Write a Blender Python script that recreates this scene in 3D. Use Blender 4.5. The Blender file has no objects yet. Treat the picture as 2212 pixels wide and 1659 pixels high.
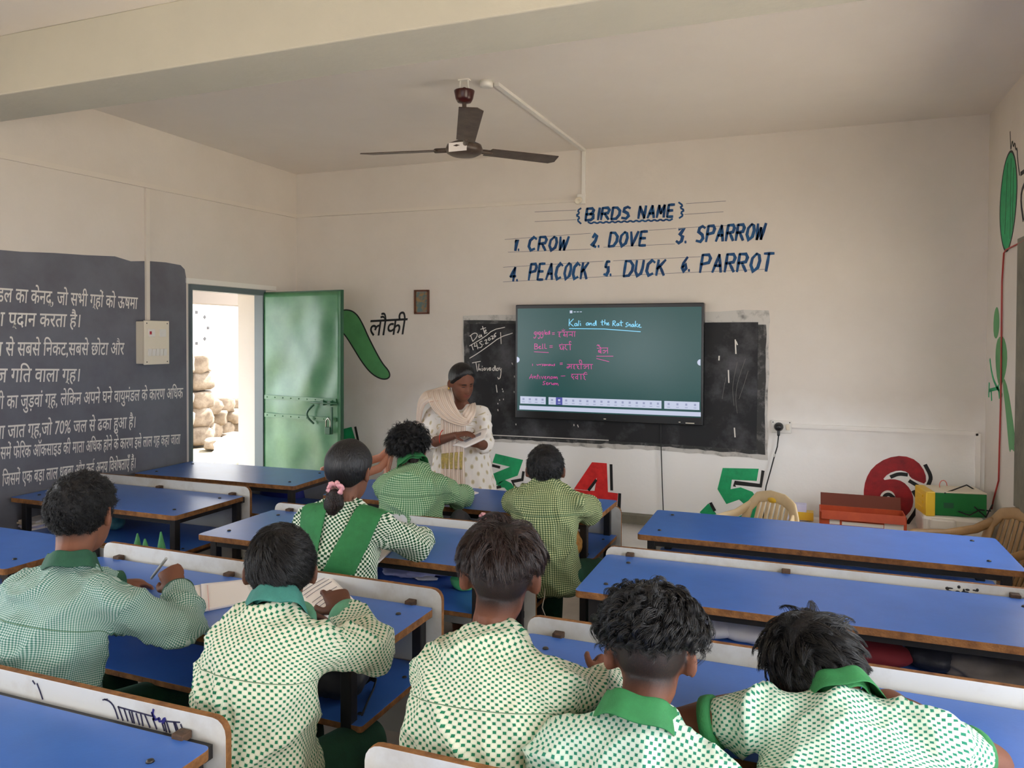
import bpy, math, random
import numpy as np
from mathutils import Vector, Matrix, Quaternion, noise
from mathutils.bvhtree import BVHTree
random.seed(7); np.random.seed(7)
sc = bpy.context.scene; col = sc.collection
# ------------------------------------------------------------------ camera (a phone held at 1.6 m, turned 21 degrees to the left)
FOC, CX, CY, EYE = 1642.4, 1106.0, 755.9, np.array([0, 0, 1.6])
CAM = np.array([[0.93423966, 0.35662801, 0.00356759], [0.0095228, -0.01494427, -0.99984298], [-0.3565187, 0.93412693, -0.01735763]])
cd = bpy.data.cameras.new('camera'); cam = bpy.data.objects.new('camera', cd); col.objects.link(cam); sc.camera = cam
cd.sensor_width = 36; cd.lens = FOC / 2212 * 36; cd.shift_y = (CY - 829.5) / 2212; cd.clip_start = .02; cd.clip_end = 200
R3 = Matrix(((CAM[0][0], -CAM[1][0], -CAM[2][0]), (CAM[0][1], -CAM[1][1], -CAM[2][1]), (CAM[0][2], -CAM[1][2], -CAM[2][2])))
cam.matrix_world = Matrix.Translation((0, 0, 1.6)) @ R3.to_4x4()
sc.view_settings.view_transform = 'Standard'; sc.view_settings.look = 'None'; sc.view_settings.gamma = 1; sc.view_settings.use_curve_mapping = False
sc.view_settings.exposure = EXPO = 0.74
sc.cycles.use_denoising = True; sc.cycles.max_bounces = 10; sc.cycles.diffuse_bounces = 7; sc.cycles.glossy_bounces = 4; sc.cycles.sample_clamp_indirect = 6
def S(r, g, b):
    f = lambda c: (c / 255 / 12.92) if c / 255 <= .04045 else ((c / 255 + .055) / 1.055) ** 2.4
    return (f(r), f(g), f(b), 1)
# ------------------------------------------------------------------ daylight: bright sky, a high sun behind the front wall, window portals
XL, XR, YF, YB, ZC = -3.952, 1.037, 5.3, -2.0, 2.945
w = bpy.data.worlds.new('sky'); sc.world = w; w.use_nodes = True
w.node_tree.nodes['Background'].inputs[0].default_value = (.93, .98, 1.05, 1)
w.node_tree.nodes['Background'].inputs[1].default_value = SKY = 5.2
sd = bpy.data.lights.new('sun', 'SUN'); sd.energy = 22; sd.angle = .02; sd.color = (1, .96, .9)
so = bpy.data.objects.new('sun', sd); col.objects.link(so)
so.rotation_euler = Vector((-.15, -.48, -.86)).to_track_quat('-Z', 'Y').to_euler()
def portal(loc, sx, sy, direction, e=0):
    l = bpy.data.lights.new('window_daylight', 'AREA'); l.shape = 'RECTANGLE'; l.size = sx; l.size_y = sy; l.energy = 1
    l.cycles.is_portal = True
    o = bpy.data.objects.new('window_daylight', l); col.objects.link(o); o.location = loc
    o.rotation_euler = Vector(direction).to_track_quat('-Z', 'Z').to_euler()
# openings: (y0, y1, z0, z1) in the side walls, (x0, x1, z0, z1) in the back wall
DOOR = (4.10, 4.885, 0.0, 1.955)
WL = [(-1.5, .9, .8, 2.2), (1.2, 2.05, .8, 2.2)]  # unseen; first enlarged, second added to brighten the room's right side
WR = [(3.0, 4.36, .95, 1.9), (-.2, 1.9, .7, 2.2)]
WB = [(-3.0, -2.0, .95, 1.9), (-.9, .1, .95, 1.9)]
for y0, y1, z0, z1 in [DOOR] + WL: portal((XL - .24, (y0 + y1) / 2, (z0 + z1) / 2), y1 - y0, z1 - z0, (1, 0, 0))
for y0, y1, z0, z1 in WR: portal((XR + .24, (y0 + y1) / 2, (z0 + z1) / 2), y1 - y0, z1 - z0, (-1, 0, 0))
for x0, x1, z0, z1 in WB: portal(((x0 + x1) / 2, YB - .24, (z0 + z1) / 2), x1 - x0, z1 - z0, (0, 1, 0))
# ------------------------------------------------------------------ points read off the photograph
def ray(px, py): return np.array([(px - CX) / FOC, (py - CY) / FOC, 1.]) @ CAM
def aZ(px, py, z): d = ray(px, py); return EYE + d * ((z - 1.6) / d[2])
def aY(px, py, y): d = ray(px, py); return EYE + d * (y / d[1])
def aX(px, py, x): d = ray(px, py); return EYE + d * (x / d[0])
V = Vector
# ------------------------------------------------------------------ materials
def mat(name, c, rough=.6, metal=0, c2=None, vs=8, bump=0, bs=60, spec=.5, emit=None, es=1, coat=0, attr=None, lo=.35, hi=.7):
    m = bpy.data.materials.new(name); m.use_nodes = True; nt = m.node_tree; b = nt.nodes['Principled BSDF']
    b.inputs['Base Color'].default_value = c; b.inputs['Roughness'].default_value = rough; b.inputs['Metallic'].default_value = metal
    b.inputs['Specular IOR Level'].default_value = spec; b.inputs['Coat Weight'].default_value = coat
    tc = nt.nodes.new('ShaderNodeTexCoord')
    if c2:
        n = nt.nodes.new('ShaderNodeTexNoise'); n.inputs['Scale'].default_value = vs; n.inputs['Detail'].default_value = 6; n.inputs['Roughness'].default_value = .65
        r = nt.nodes.new('ShaderNodeValToRGB'); r.color_ramp.elements[0].position = lo; r.color_ramp.elements[1].position = hi
        r.color_ramp.elements[0].color = c; r.color_ramp.elements[1].color = c2
        nt.links.new(tc.outputs['Object'], n.inputs['Vector']); nt.links.new(n.outputs['Fac'], r.inputs['Fac']); nt.links.new(r.outputs['Color'], b.inputs['Base Color'])
    if bump:
        n = nt.nodes.new('ShaderNodeTexNoise'); n.inputs['Scale'].default_value = bs; n.inputs['Detail'].default_value = 5
        u = nt.nodes.new('ShaderNodeBump'); u.inputs['Strength'].default_value = bump; u.inputs['Distance'].default_value = .01
        nt.links.new(tc.outputs['Object'], n.inputs['Vector']); nt.links.new(n.outputs['Fac'], u.inputs['Height']); nt.links.new(u.outputs['Normal'], b.inputs['Normal'])
    if emit: b.inputs['Emission Color'].default_value = emit; b.inputs['Emission Strength'].default_value = es
    return m
M = {}
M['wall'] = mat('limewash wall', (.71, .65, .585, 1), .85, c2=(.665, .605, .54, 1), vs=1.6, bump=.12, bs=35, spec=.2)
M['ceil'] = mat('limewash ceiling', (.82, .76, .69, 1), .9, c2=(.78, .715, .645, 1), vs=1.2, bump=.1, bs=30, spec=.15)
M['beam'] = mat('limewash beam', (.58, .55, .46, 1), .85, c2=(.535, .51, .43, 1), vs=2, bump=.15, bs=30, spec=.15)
M['floor'] = mat('worn cement floor', (.50, .44, .36, 1), .55, c2=(.36, .31, .25, 1), vs=3, bump=.15, bs=18)
M['blue'] = mat('blue laminate', S(62, 110, 192), .33, c2=S(54, 98, 176), vs=5, bump=.02, bs=120, spec=.55, lo=.3, hi=.75)
M['ply'] = mat('raw plywood edge', S(150, 104, 62), .8, c2=S(96, 62, 40), vs=22, bump=.4, bs=90, spec=.2)
M['panel'] = mat('grey white laminate', S(208, 208, 204), .5, c2=S(176, 168, 154), vs=4.5, lo=.5, hi=.8)
M['iron'] = mat('black painted iron', S(36, 33, 33), .45, .2, c2=S(60, 44, 36), vs=25, lo=.55, hi=.8)
M['steel'] = mat('steel', S(170, 168, 160), .3, .9)
M['bolt'] = mat('bolt head', S(70, 66, 62), .4, .7)
M['grey'] = mat('grey cement', S(128, 124, 108), .9, c2=S(104, 100, 88), vs=6, bump=.3, bs=30)
M['pvc'] = mat('ivory plastic', S(226, 216, 196), .45)
M['pvcw'] = mat('white plastic', S(226, 222, 214), .4)
M['trunk'] = mat('painted cable trunking', (.70, .635, .555, 1), .6)
M['black'] = mat('black plastic', S(22, 22, 24), .35)
M['rubber'] = mat('black cord', S(24, 24, 24), .5)
M['bluep'] = mat('blue brush paint', S(34, 88, 136), .6, c2=S(24, 54, 100), vs=14, spec=.3)
M['blackp'] = mat('black brush paint', S(28, 28, 28), .6)
M['greenp'] = mat('green brush paint', S(30, 176, 110), .6, c2=S(20, 146, 92), vs=18)
M['redp'] = mat('red brush paint', S(236, 48, 48), .6, c2=S(206, 34, 36), vs=18)
M['darkredp'] = mat('dark red brush paint', S(172, 30, 38), .6, c2=S(126, 24, 32), vs=16)
M['gourdp'] = mat('leaf green paint', S(92, 160, 100), .6, c2=S(78, 142, 88), vs=6)
M['pencil'] = mat('pencil line', S(110, 112, 122), .8)
M['slate'] = mat('black wall paint', S(112, 114, 122), .75, c2=S(98, 97, 105), vs=3, spec=.3)
M['board'] = mat('chalkboard slate', S(42, 42, 44), .7, c2=S(104, 104, 108), vs=3.6, spec=.3, lo=.47, hi=.85); M['chalkdim'] = mat('faint chalk', S(120, 118, 114), .9)
M['boardedge'] = mat('chalky plaster border', S(200, 196, 190), .9, c2=S(96, 94, 92), vs=9, lo=.5, hi=.72)
M['boardrim'] = mat('worn slate rim', S(58, 58, 58), .8, c2=S(150, 148, 145), vs=16, lo=.5, hi=.85)
M['chalk'] = mat('chalk', S(226, 222, 214), .9)
M['white'] = mat('white paint', S(232, 228, 220), .7)
M['paper'] = mat('paper', S(236, 228, 222), .7)
M['paperl'] = mat('lavender paper', S(214, 212, 238), .7, c2=S(190, 190, 224), vs=12)
M['ink'] = mat('dark ink', S(30, 26, 60), .6)
M['line'] = mat('red ruled line', S(226, 150, 150), .7)
M['cream'] = mat('cream moulded plastic', S(226, 204, 164), .38, c2=S(214, 190, 150), vs=6)
M['tan'] = mat('tan moulded plastic', S(176, 142, 98), .4, c2=S(150, 118, 80), vs=6)
M['terra'] = mat('terracotta moulded plastic', S(196, 138, 112), .45, c2=S(176, 116, 90), vs=9)
M['doorg'] = mat('green enamel', S(52, 108, 72), .34, c2=S(86, 142, 100), vs=3, spec=.6)
M['doord'] = mat('dark green enamel', S(44, 92, 66), .4)
M['doorf'] = mat('grey enamel frame', S(96, 108, 112), .4)
M['stone'] = mat('rubble stone', (.22, .17, .12, 1), .9, c2=(.10, .07, .046, 1), vs=9, bump=.6, bs=12)
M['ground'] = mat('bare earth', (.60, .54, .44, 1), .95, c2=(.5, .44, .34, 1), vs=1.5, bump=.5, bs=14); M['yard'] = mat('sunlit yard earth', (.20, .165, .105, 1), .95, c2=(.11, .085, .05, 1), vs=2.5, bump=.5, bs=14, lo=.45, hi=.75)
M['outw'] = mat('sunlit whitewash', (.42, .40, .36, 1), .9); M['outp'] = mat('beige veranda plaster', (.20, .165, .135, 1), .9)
M['fan'] = mat('dusty brown enamel', S(58, 40, 32), .4, c2=S(92, 80, 68), vs=14)
M['fanc'] = mat('dusty grey brown metal', S(78, 68, 58), .45, .3, c2=S(112, 100, 86), vs=12)
M['fanm'] = mat('maroon plastic', S(62, 20, 18), .3)
M['green'] = mat('green cloth', S(44, 122, 66), .8, c2=S(38, 108, 58), vs=30, bump=.2, bs=300)
M['teal'] = mat('teal cloth', S(60, 128, 116), .8, c2=S(52, 114, 104), vs=30, bump=.2, bs=300)
M['dgreen'] = mat('dark green cloth', S(36, 86, 62), .8, c2=S(30, 74, 54), vs=30, bump=.2, bs=300)
M['trouser'] = mat('bottle green trouser cloth', S(18, 72, 50), .85, c2=S(14, 58, 40), vs=20, bump=.2, bs=300)
M['pink'] = mat('pink satin', S(228, 168, 172), .4, c2=S(200, 130, 140), vs=40)
M['bag'] = mat('black nylon', S(34, 33, 37), .6, c2=S(46, 45, 50), vs=9, bump=.4, bs=30)
M['bagb'] = mat('blue nylon', S(52, 58, 150), .6, c2=S(40, 44, 120), vs=9, bump=.4, bs=20)
M['orange'] = mat('orange printed carton', S(196, 82, 40), .6, c2=S(176, 66, 34), vs=8)
M['brown'] = mat('brown cardboard', S(112, 56, 42), .8)
M['invg'] = mat('green metal case', S(30, 118, 58), .4)
M['invy'] = mat('yellow plastic', S(238, 196, 60), .4)
M['clothgrey'] = mat('grey crumpled cloth', S(118, 108, 100), .9, c2=S(96, 88, 82), vs=8)
M['red'] = mat('dark red cloth', S(120, 26, 32), .8)
M['yellowc'] = mat('ochre printed cloth', S(196, 142, 62), .8, c2=S(130, 84, 40), vs=30)
M['clear'] = mat('lime plastic film', S(96, 200, 120), .3)
M['tealbag'] = mat('teal plastic film', S(96, 160, 166), .35, c2=S(60, 110, 120), vs=16)
M['tv'] = mat('screen bezel', S(20, 20, 22), .3)
M['pen'] = mat('pen', S(180, 178, 172), .3)
# front wall whiter low down: brighter light there put into its colour, noisy edge
M['wallf'] = M['wall'].copy(); M['wallf'].name = 'limewash wall with painted lower light'
def _low_light(m):
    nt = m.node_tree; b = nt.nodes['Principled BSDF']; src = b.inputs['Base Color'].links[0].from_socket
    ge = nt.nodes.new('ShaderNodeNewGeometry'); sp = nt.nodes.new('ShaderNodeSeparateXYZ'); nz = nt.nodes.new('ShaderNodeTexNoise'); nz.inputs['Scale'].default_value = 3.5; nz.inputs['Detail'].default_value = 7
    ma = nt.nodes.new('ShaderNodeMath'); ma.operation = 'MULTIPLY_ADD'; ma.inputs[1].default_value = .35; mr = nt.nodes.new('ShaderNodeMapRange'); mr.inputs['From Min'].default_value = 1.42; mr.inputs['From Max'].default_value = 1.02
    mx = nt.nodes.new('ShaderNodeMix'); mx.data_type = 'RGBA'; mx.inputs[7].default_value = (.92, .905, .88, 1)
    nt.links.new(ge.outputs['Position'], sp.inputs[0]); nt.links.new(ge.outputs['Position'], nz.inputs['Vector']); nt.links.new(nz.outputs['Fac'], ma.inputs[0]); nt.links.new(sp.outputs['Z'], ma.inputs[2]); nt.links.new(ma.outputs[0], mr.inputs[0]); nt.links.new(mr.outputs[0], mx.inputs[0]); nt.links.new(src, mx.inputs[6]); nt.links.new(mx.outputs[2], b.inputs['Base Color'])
_low_light(M['wallf'])
# ------------------------------------------------------------------ mesh builder
class MB:
    def __init__(s): s.v, s.f, s.m, s.s = [], [], [], []
    def add(s, vs, fs, mi=0, sm=False):
        o = len(s.v); s.v += [tuple(map(float, v)) for v in vs]; s.f += [tuple(i + o for i in f) for f in fs]
        s.m += ([mi] * len(fs) if isinstance(mi, int) else list(mi)); s.s += [sm] * len(fs); return s
    def box(s, c, d, R=None, mi=0, top=None):
        vs = [V((sx * d[0] / 2, sy * d[1] / 2, sz * d[2] / 2)) for sx in (-1, 1) for sy in (-1, 1) for sz in (-1, 1)]
        if R is not None: vs = [R @ v for v in vs]
        mm = [mi] * 6
        if top is not None: mm[5] = top
        return s.add([v + V(c) for v in vs], [(0, 1, 3, 2), (4, 6, 7, 5), (0, 4, 5, 1), (2, 3, 7, 6), (0, 2, 6, 4), (1, 5, 7, 3)], mm)
    def tube(s, pts, rad, n=10, side=None, cap=.9, mi=0, sm=True, closed=False):
        pts = [V(p) for p in pts]; k = len(pts)
        rad = [rad] * k if isinstance(rad, (int, float)) else list(rad)
        rad = [(r, r) if isinstance(r, (int, float)) else r for r in rad]
        tang = [((pts[(i + 1) % k] if closed else pts[min(i + 1, k - 1)]) - (pts[i - 1] if closed else pts[max(i - 1, 0)])).normalized() for i in range(k)]
        a = V(side) if side is not None else tang[0].orthogonal()
        rings = []
        for i in range(k):
            t = tang[i]; a = (a - t * a.dot(t))
            a = a.normalized() if a.length > 1e-6 else t.orthogonal().normalized()
            b = t.cross(a); rings.append((pts[i], a.copy(), b, rad[i][0], rad[i][1]))
        if not closed and cap:
            def caps(i, sg):
                p, a_, b_, ra, rb = rings[i]; t = tang[i] * sg; q = []
                for j in (1, 2, 3):
                    an = j * math.pi / 2 / 3.3
                    q.append((p + t * (min(ra, rb) * cap * math.sin(an)), a_, b_, ra * math.cos(an), rb * math.cos(an)))
                return q
            rings = caps(0, -1)[::-1] + rings + caps(-1, 1)
        vs, fs = [], []
        for p, a_, b_, ra, rb in rings:
            for j in range(n):
                th = 2 * math.pi * j / n; vs.append(p + a_ * (ra * math.cos(th)) + b_ * (rb * math.sin(th)))
        m = len(rings)
        for i in range(m if closed else m - 1):
            for j in range(n):
                j2 = (j + 1) % n; i2 = (i + 1) % m
                fs.append((i * n + j, i * n + j2, i2 * n + j2, i2 * n + j))
        if not closed: fs += [tuple(range(n))[::-1], tuple(range((m - 1) * n, m * n))]
        return s.add(vs, fs, mi, sm)
    def lathe(s, prof, c=(0, 0, 0), n=24, mi=0, sm=True, R=None):
        vs, fs = [], []
        for r, z in prof:
            for j in range(n):
                v = V((r * math.cos(2 * math.pi * j / n), r * math.sin(2 * math.pi * j / n), z)); v = R @ v if R is not None else v; vs.append(v + V(c))
        for i in range(len(prof) - 1):
            for j in range(n): fs.append((i * n + j, i * n + (j + 1) % n, (i + 1) * n + (j + 1) % n, (i + 1) * n + j))
        fs += [tuple(range(n))[::-1], tuple(range((len(prof) - 1) * n, len(prof) * n))]
        return s.add(vs, fs, mi, sm)
    def ell(s, c, r, R=None, n=16, mi=0):
        vs, fs = [], []; k = n // 2
        for i in range(k + 1):
            ph = -math.pi / 2 + math.pi * (i + .02) / (k + .04)
            for j in range(n):
                th = 2 * math.pi * j / n; v = V((r[0] * math.cos(ph) * math.cos(th), r[1] * math.cos(ph) * math.sin(th), r[2] * math.sin(ph)))
                vs.append((R @ v if R is not None else v) + V(c))
        for i in range(k):
            for j in range(n): fs.append((i * n + j, i * n + (j + 1) % n, (i + 1) * n + (j + 1) % n, (i + 1) * n + j))
        fs += [tuple(range(n))[::-1], tuple(range(k * n, k * n + n))]
        return s.add(vs, fs, mi, True)
    def prism(s, poly, f, h0, h1, mi=0, side=None):
        n = len(poly); vs = [f(u, v, h1) for u, v in poly] + [f(u, v, h0) for u, v in poly]
        fs = [tuple(range(n)), tuple(range(2 * n - 1, n - 1, -1))] + [(i, i + n, (i + 1) % n + n, (i + 1) % n) for i in range(n)]
        return s.add(vs, fs, [mi, mi] + [mi if side is None else side] * n)
    def stroke(s, pts, wd, f, h0=.0003, h1=.0018, mi=0):
        pts = [np.array(p, float) for p in pts]; k = len(pts)
        if k == 1: pts.append(pts[0] + (wd * .5, 0)); k = 2
        wd = [wd] * k if isinstance(wd, (int, float)) else wd
        L, Rr = [], []
        for i in range(k):
            t = pts[min(i + 1, k - 1)] - pts[max(i - 1, 0)]; t = t / (np.linalg.norm(t) + 1e-9); nn = np.array([-t[1], t[0]])
            if 0 < i < k - 1:
                t0 = pts[i] - pts[i - 1]; t1 = pts[i + 1] - pts[i]; cs = np.dot(t0, t1) / (np.linalg.norm(t0) * np.linalg.norm(t1) + 1e-9)
                nn = nn * min(1.5, 1 / max(.5, math.sqrt(max(0, (1 + cs) / 2))))
            e = t * wd[i] * (.25 if i == k - 1 else -.25 if i == 0 else 0)
            L.append(pts[i] + e + nn * wd[i] / 2); Rr.append(pts[i] + e - nn * wd[i] / 2)
        for i in range(k - 1): s.prism([tuple(Rr[i]), tuple(Rr[i + 1]), tuple(L[i + 1]), tuple(L[i])], f, h0, h1, mi)
        return s
    def sheet(s, rows, th=0, mi=0, sm=True):
        n, k = len(rows), len(rows[0]); vs = [p for r in rows for p in r]
        fs = [(i * k + j, i * k + j + 1, (i + 1) * k + j + 1, (i + 1) * k + j) for i in range(n - 1) for j in range(k - 1)]
        return s.add(vs, fs, mi, sm)
def make_mesh(name, mb, mats):
    me = bpy.data.meshes.new(name); me.from_pydata(mb.v, [], mb.f)
    for m in (mats if isinstance(mats, (list, tuple)) else [mats]): me.materials.append(M[m] if isinstance(m, str) else m)
    me.polygons.foreach_set('material_index', mb.m); me.polygons.foreach_set('use_smooth', mb.s); me.update(); return me
def link(name, me, parent=None, loc=(0, 0, 0), rot=None):
    o = bpy.data.objects.new(name, me); col.objects.link(o); o.location = loc
    if rot is not None: o.rotation_euler = rot
    if parent is not None: o.parent = parent
    return o
def obj(name, mb, mats, parent=None, loc=(0, 0, 0), rot=None, bevel=0, solid=0, sub=0, world=False):
    if parent is not None and world:
        q = parent.location; mb.v = [(v[0] - q[0], v[1] - q[1], v[2] - q[2]) for v in mb.v]
    o = link(name, make_mesh(name, mb, mats), parent, loc, rot)
    if solid: d = o.modifiers.new('thickness', 'SOLIDIFY'); d.thickness = solid; d.offset = 0
    if bevel: d = o.modifiers.new('bevel', 'BEVEL'); d.width = bevel; d.segments = 2; d.limit_method = 'ANGLE'
    if sub: d = o.modifiers.new('sub', 'SUBSURF'); d.levels = sub; d.render_levels = sub
    return o
def tag(o, label=None, cat=None, group=None, kind=None):
    if label: o['label'] = label
    if cat: o['category'] = cat
    if group: o['group'] = group
    if kind: o['kind'] = kind
    return o
def empty(name, loc, label, cat, group=None, rot=0):
    o = bpy.data.objects.new(name, None); col.objects.link(o); o.location = loc; o.rotation_euler = (0, 0, rot); o.empty_display_size = .1
    return tag(o, label, cat, group)
def struct(name, mb, mats, parent=None, label=None, **k): return tag(obj(name, mb, mats, parent, **k), label, None, None, 'structure')
# ------------------------------------------------------------------ the room
def wall_with_holes(fn, u0, u1, v0, v1, holes, th):
    mb = MB(); us = sorted({u0, u1} | {h[0] for h in holes} | {h[1] for h in holes}); vs = sorted({v0, v1} | {h[2] for h in holes} | {h[3] for h in holes})
    for a, b in zip(us, us[1:]):
        run = None
        for c, d in list(zip(vs, vs[1:])) + [(None, None)]:
            solid = c is not None and not any(h[0] < (a + b) / 2 < h[1] and h[2] < (c + d) / 2 < h[3] for h in holes)
            if solid: run = (run[0], d) if run else (c, d)
            elif run:
                p, q = fn(a, run[0], 0), fn(b, run[1], th)
                mb.box([(p[i] + q[i]) / 2 for i in range(3)], [abs(p[i] - q[i]) for i in range(3)]); run = None
    return mb
struct('floor', MB().box(((XL + XR) / 2, (YF + YB) / 2, -.05), (XR - XL + .5, YF - YB + .5, .1)), 'floor', label='worn cement floor under the desks')
struct('ceiling', MB().box(((XL + XR) / 2, (YF + YB) / 2, ZC + .075), (XR - XL + 1.6, YF - YB + 1.0, .15)), 'ceil', label='pale plastered ceiling')
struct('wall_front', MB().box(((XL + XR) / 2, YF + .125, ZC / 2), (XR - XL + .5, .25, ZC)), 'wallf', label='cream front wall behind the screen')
struct('wall_left', wall_with_holes(lambda u, v, h: (XL - h, u, v), YB, YF, 0, ZC, [DOOR] + WL, .25), 'wall', label='cream left wall with the doorway')
struct('wall_right', wall_with_holes(lambda u, v, h: (XR + h, u, v), YB, YF, 0, ZC, WR, .25), 'wall', label='cream right wall with a window')
struct('wall_back', wall_with_holes(lambda u, v, h: (u, YB - h, v), XL - .25, XR + .25, 0, ZC, WB, .25), 'wall', label='cream back wall')
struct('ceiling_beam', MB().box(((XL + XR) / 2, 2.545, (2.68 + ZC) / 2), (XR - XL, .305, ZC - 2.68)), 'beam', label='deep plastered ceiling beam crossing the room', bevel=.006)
n = 0
for y0, y1, z0, z1 in WR + WL:
    n += 1; xx = XR if n <= len(WR) else XL; sg = 1 if xx > 0 else -1
    f = MB(); t = .21 if n == 1 else .1
    for (a, b, c, d) in ((y0 - t, y1 + t, z1, z1 + .0), ): pass
    for (ya, yb, za, zb) in ((y0 - t, y0 - .001, z0 - t, z1 + t), (y1 + .001, y1 + t, z0 - t, z1 + t), (y0 - .001, y1 + .001, z1, z1 + t), (y0 - .001, y1 + .001, z0 - t, z0)):
        f.box((xx - sg * .006, (ya + yb) / 2, (za + zb) / 2), (.012, yb - ya, zb - za))
    wo = tag(struct('window_%d' % n, f, 'grey'), 'barred window with a rough grey cement surround' if n == 1 else None)
    for k in range(9):
        y = y0 + (y1 - y0) * (k + .5) / 9
        obj('window_bar', MB().tube([(xx + sg * .12, y, z0), (xx + sg * .12, y, z1)], .007, 8, cap=0), 'iron', wo)
    obj('window_frame', MB().box((xx + sg * .12, (y0 + y1) / 2, (z0 + z1) / 2), (.03, y1 - y0, .03)).box((xx + sg * .12, (y0 + y1) / 2, z0 + .015), (.03, y1 - y0, .03)).box((xx + sg * .12, (y0 + y1) / 2, z1 - .015), (.03, y1 - y0, .03)), 'iron', wo)
# doorway: grey steel frame, ivory lintel strip, open green steel leaf
y0, y1, z0, z1 = DOOR
d1 = struct('door_1', MB().box((XL - .02, (y0 + y1) / 2, z1 - .02), (.08, y1 - y0, .04)).box((XL - .02, y1 - .018, (z1 - .04) / 2), (.08, .036, z1 - .04)).box((XL - .02, y0 + .01, (z1 - .04) / 2), (.08, .02, z1 - .04)), 'doorf', label='grey steel frame of the open doorway')
struct('trim_1', MB().box((XL + .006, 4.55, 1.978), (.012, .95, .036)), 'white', label='white strip above the doorway')
hp = V((XL + .012, y1 - .02, 0)); tp = V((XL + .785, 5.0, 0))
tp2 = aZ(735, 617, 1.945); ld = (V((tp2[0], tp2[1], 0)) - hp); lw = .79
ldir = V((math.cos(math.radians(-8)), math.sin(math.radians(-8)), 0)); ln = V((-ldir.y, ldir.x, 0)) * -1
RL = Matrix((ldir, -ln, V((0, 0, 1)))).transposed()
leaf = empty('door_leaf', hp, 'open green steel door leaf with padlock, beside the doorway', 'door')
nx, nz = 26, 60; rows = []
for i in range(nz + 1):
    r = []
    for j in range(nx + 1):
        u, z = lw * j / nx, .03 + 1.9 * i / nz
        dd = .016 * noise.noise((u * 3.2, z * 1.5, 3)) + .011 * noise.noise((u * 6, z * 3.5, 9))
        r.append(RL @ V((u, -.002 + dd * min(1, 12 * u / lw * (1 - u / lw)) * min(1, 8 * i / nz, 8 * (1 - i / nz)), z)))
    rows.append(r)
obj('door_sheet', MB().sheet(rows), 'doorg', leaf, solid=.004)
fr = MB()
for (u0, u1, za, zb) in ((0, .035, .02, 1.94), (lw - .035, lw, .02, 1.94), (0, lw, 1.905, 1.94), (0, lw, .02, .055)):
    fr.box(RL @ V(((u0 + u1) / 2, .018, (za + zb) / 2)), (u1 - u0, .03, zb - za), RL)
obj('door_edge_frame', fr, 'doord', leaf)
for z in (.985, 1.125):
    rb = MB().box(RL @ V((lw / 2, -.016, z)), (lw - .06, .006, .03), RL)
    for k in range(9): rb.ell(RL @ V((.06 + k * .083, -.02, z)), (.005, .005, .005), n=8)
    obj('door_rail', rb, 'doorg', leaf)
bl = MB().tube([RL @ V((lw - .26, -.035, 1.105)), RL @ V((lw - .005, -.035, 1.105))], .007, 8)
for u in (lw - .15, lw - .08): bl.box(RL @ V((u, -.027, 1.105)), (.03, .026, .034), RL)
obj('bolt_latch', bl, 'doord', leaf)
obj('pull_handle', MB().tube([RL @ V((lw - .24 - .045 * math.sin(t), -.03 - .02 * math.sin(t), 1.085 - .135 * t / math.pi)) for t in np.linspace(0, math.pi, 10)], .008, 8), 'doord', leaf)
pk = obj('padlock', MB().box(RL @ V((lw - .085, -.04, .905)), (.05, .022, .055), RL).box(RL @ V((lw - .055, -.036, .98)), (.02, .012, .2), RL), 'doord', leaf, bevel=.004)
obj('shackle', MB().tube([RL @ V((lw - .105, -.04, .93)), RL @ V((lw - .105, -.04, .98)), RL @ V((lw - .085, -.04, 1.0)), RL @ V((lw - .065, -.04, .98)), RL @ V((lw - .065, -.04, .93))], .005, 8), 'steel', pk)
# outside the doorway
struct('ground_outside', MB().box((-12.7, 3, -.22), (17, 40, .3)), 'yard', label='sunlit bare earth outside the doorway'); struct('ground_beyond', MB().box((9, 3, -.22), (15.4, 40, .3)), 'ground')
zb = aX(480, 659, XL - 1.55)[2]; yp = aX(546, 700, XL - 1.55)[1]
struct('wall_outside', MB().box((-9.6, 10.5, 1.5), (.25, 11, 3.6)), 'outw', label='whitewashed wall across the yard')
struct('beam_veranda', MB().box((XL - 1.55, 6.5, zb + .3), (.25, 10, .6)).box((XL - .95, 6.5, zb + .66), (1.5, 10, .12)), 'outp', label='plastered veranda beam outside the doorway')
struct('pillar_veranda', MB().box((XL - 1.55, yp + .3, zb / 2), (.25, .24, zb)), 'outp', label='plastered veranda pillar outside the doorway')
struct('floor_veranda', MB().box((XL - .9, 5.5, -.05), (1.3, 5, .09)), 'outp', label='pale veranda floor outside the doorway')
rg = random.Random(3)
def stone(name, c, r, label, grp):
    mb = MB(); R = Matrix.Rotation(rg.random() * 3, 3, 'Z')
    mb.ell((0, 0, 0), (1, 1, 1), None, 20); mb.v = [tuple(R @ V([math.copysign(abs(q) ** .5, q) * r[i] for i, q in enumerate(v)]) * (1 + .25 * noise.noise(V(v) * 1.6 + V(c) * 3))) for v in mb.v]
    return tag(obj(name, mb, 'stone', None, c), label, 'stone', grp)
for row in range(3):
    for i in range(7): stone('wall_stone', (-9.0 + rg.uniform(-.06, .06), 9.0 + i * .36 + row * .17, .06 + row * .2), (.2, .2, .13), 'sunlit rubble stone of the low wall across the yard', 'stones of the low yard wall')
for row in range(5):
    for i in range(2): stone('pier_stone', (-8.5, aX(416, 850, -8.5)[1] - .32 + i * .4 + rg.uniform(-.03, .03), .1 + row * .27), (.2, .2, .14), 'rubble stone stacked in the rough pier across the yard', 'stones of the yard pier')
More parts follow.
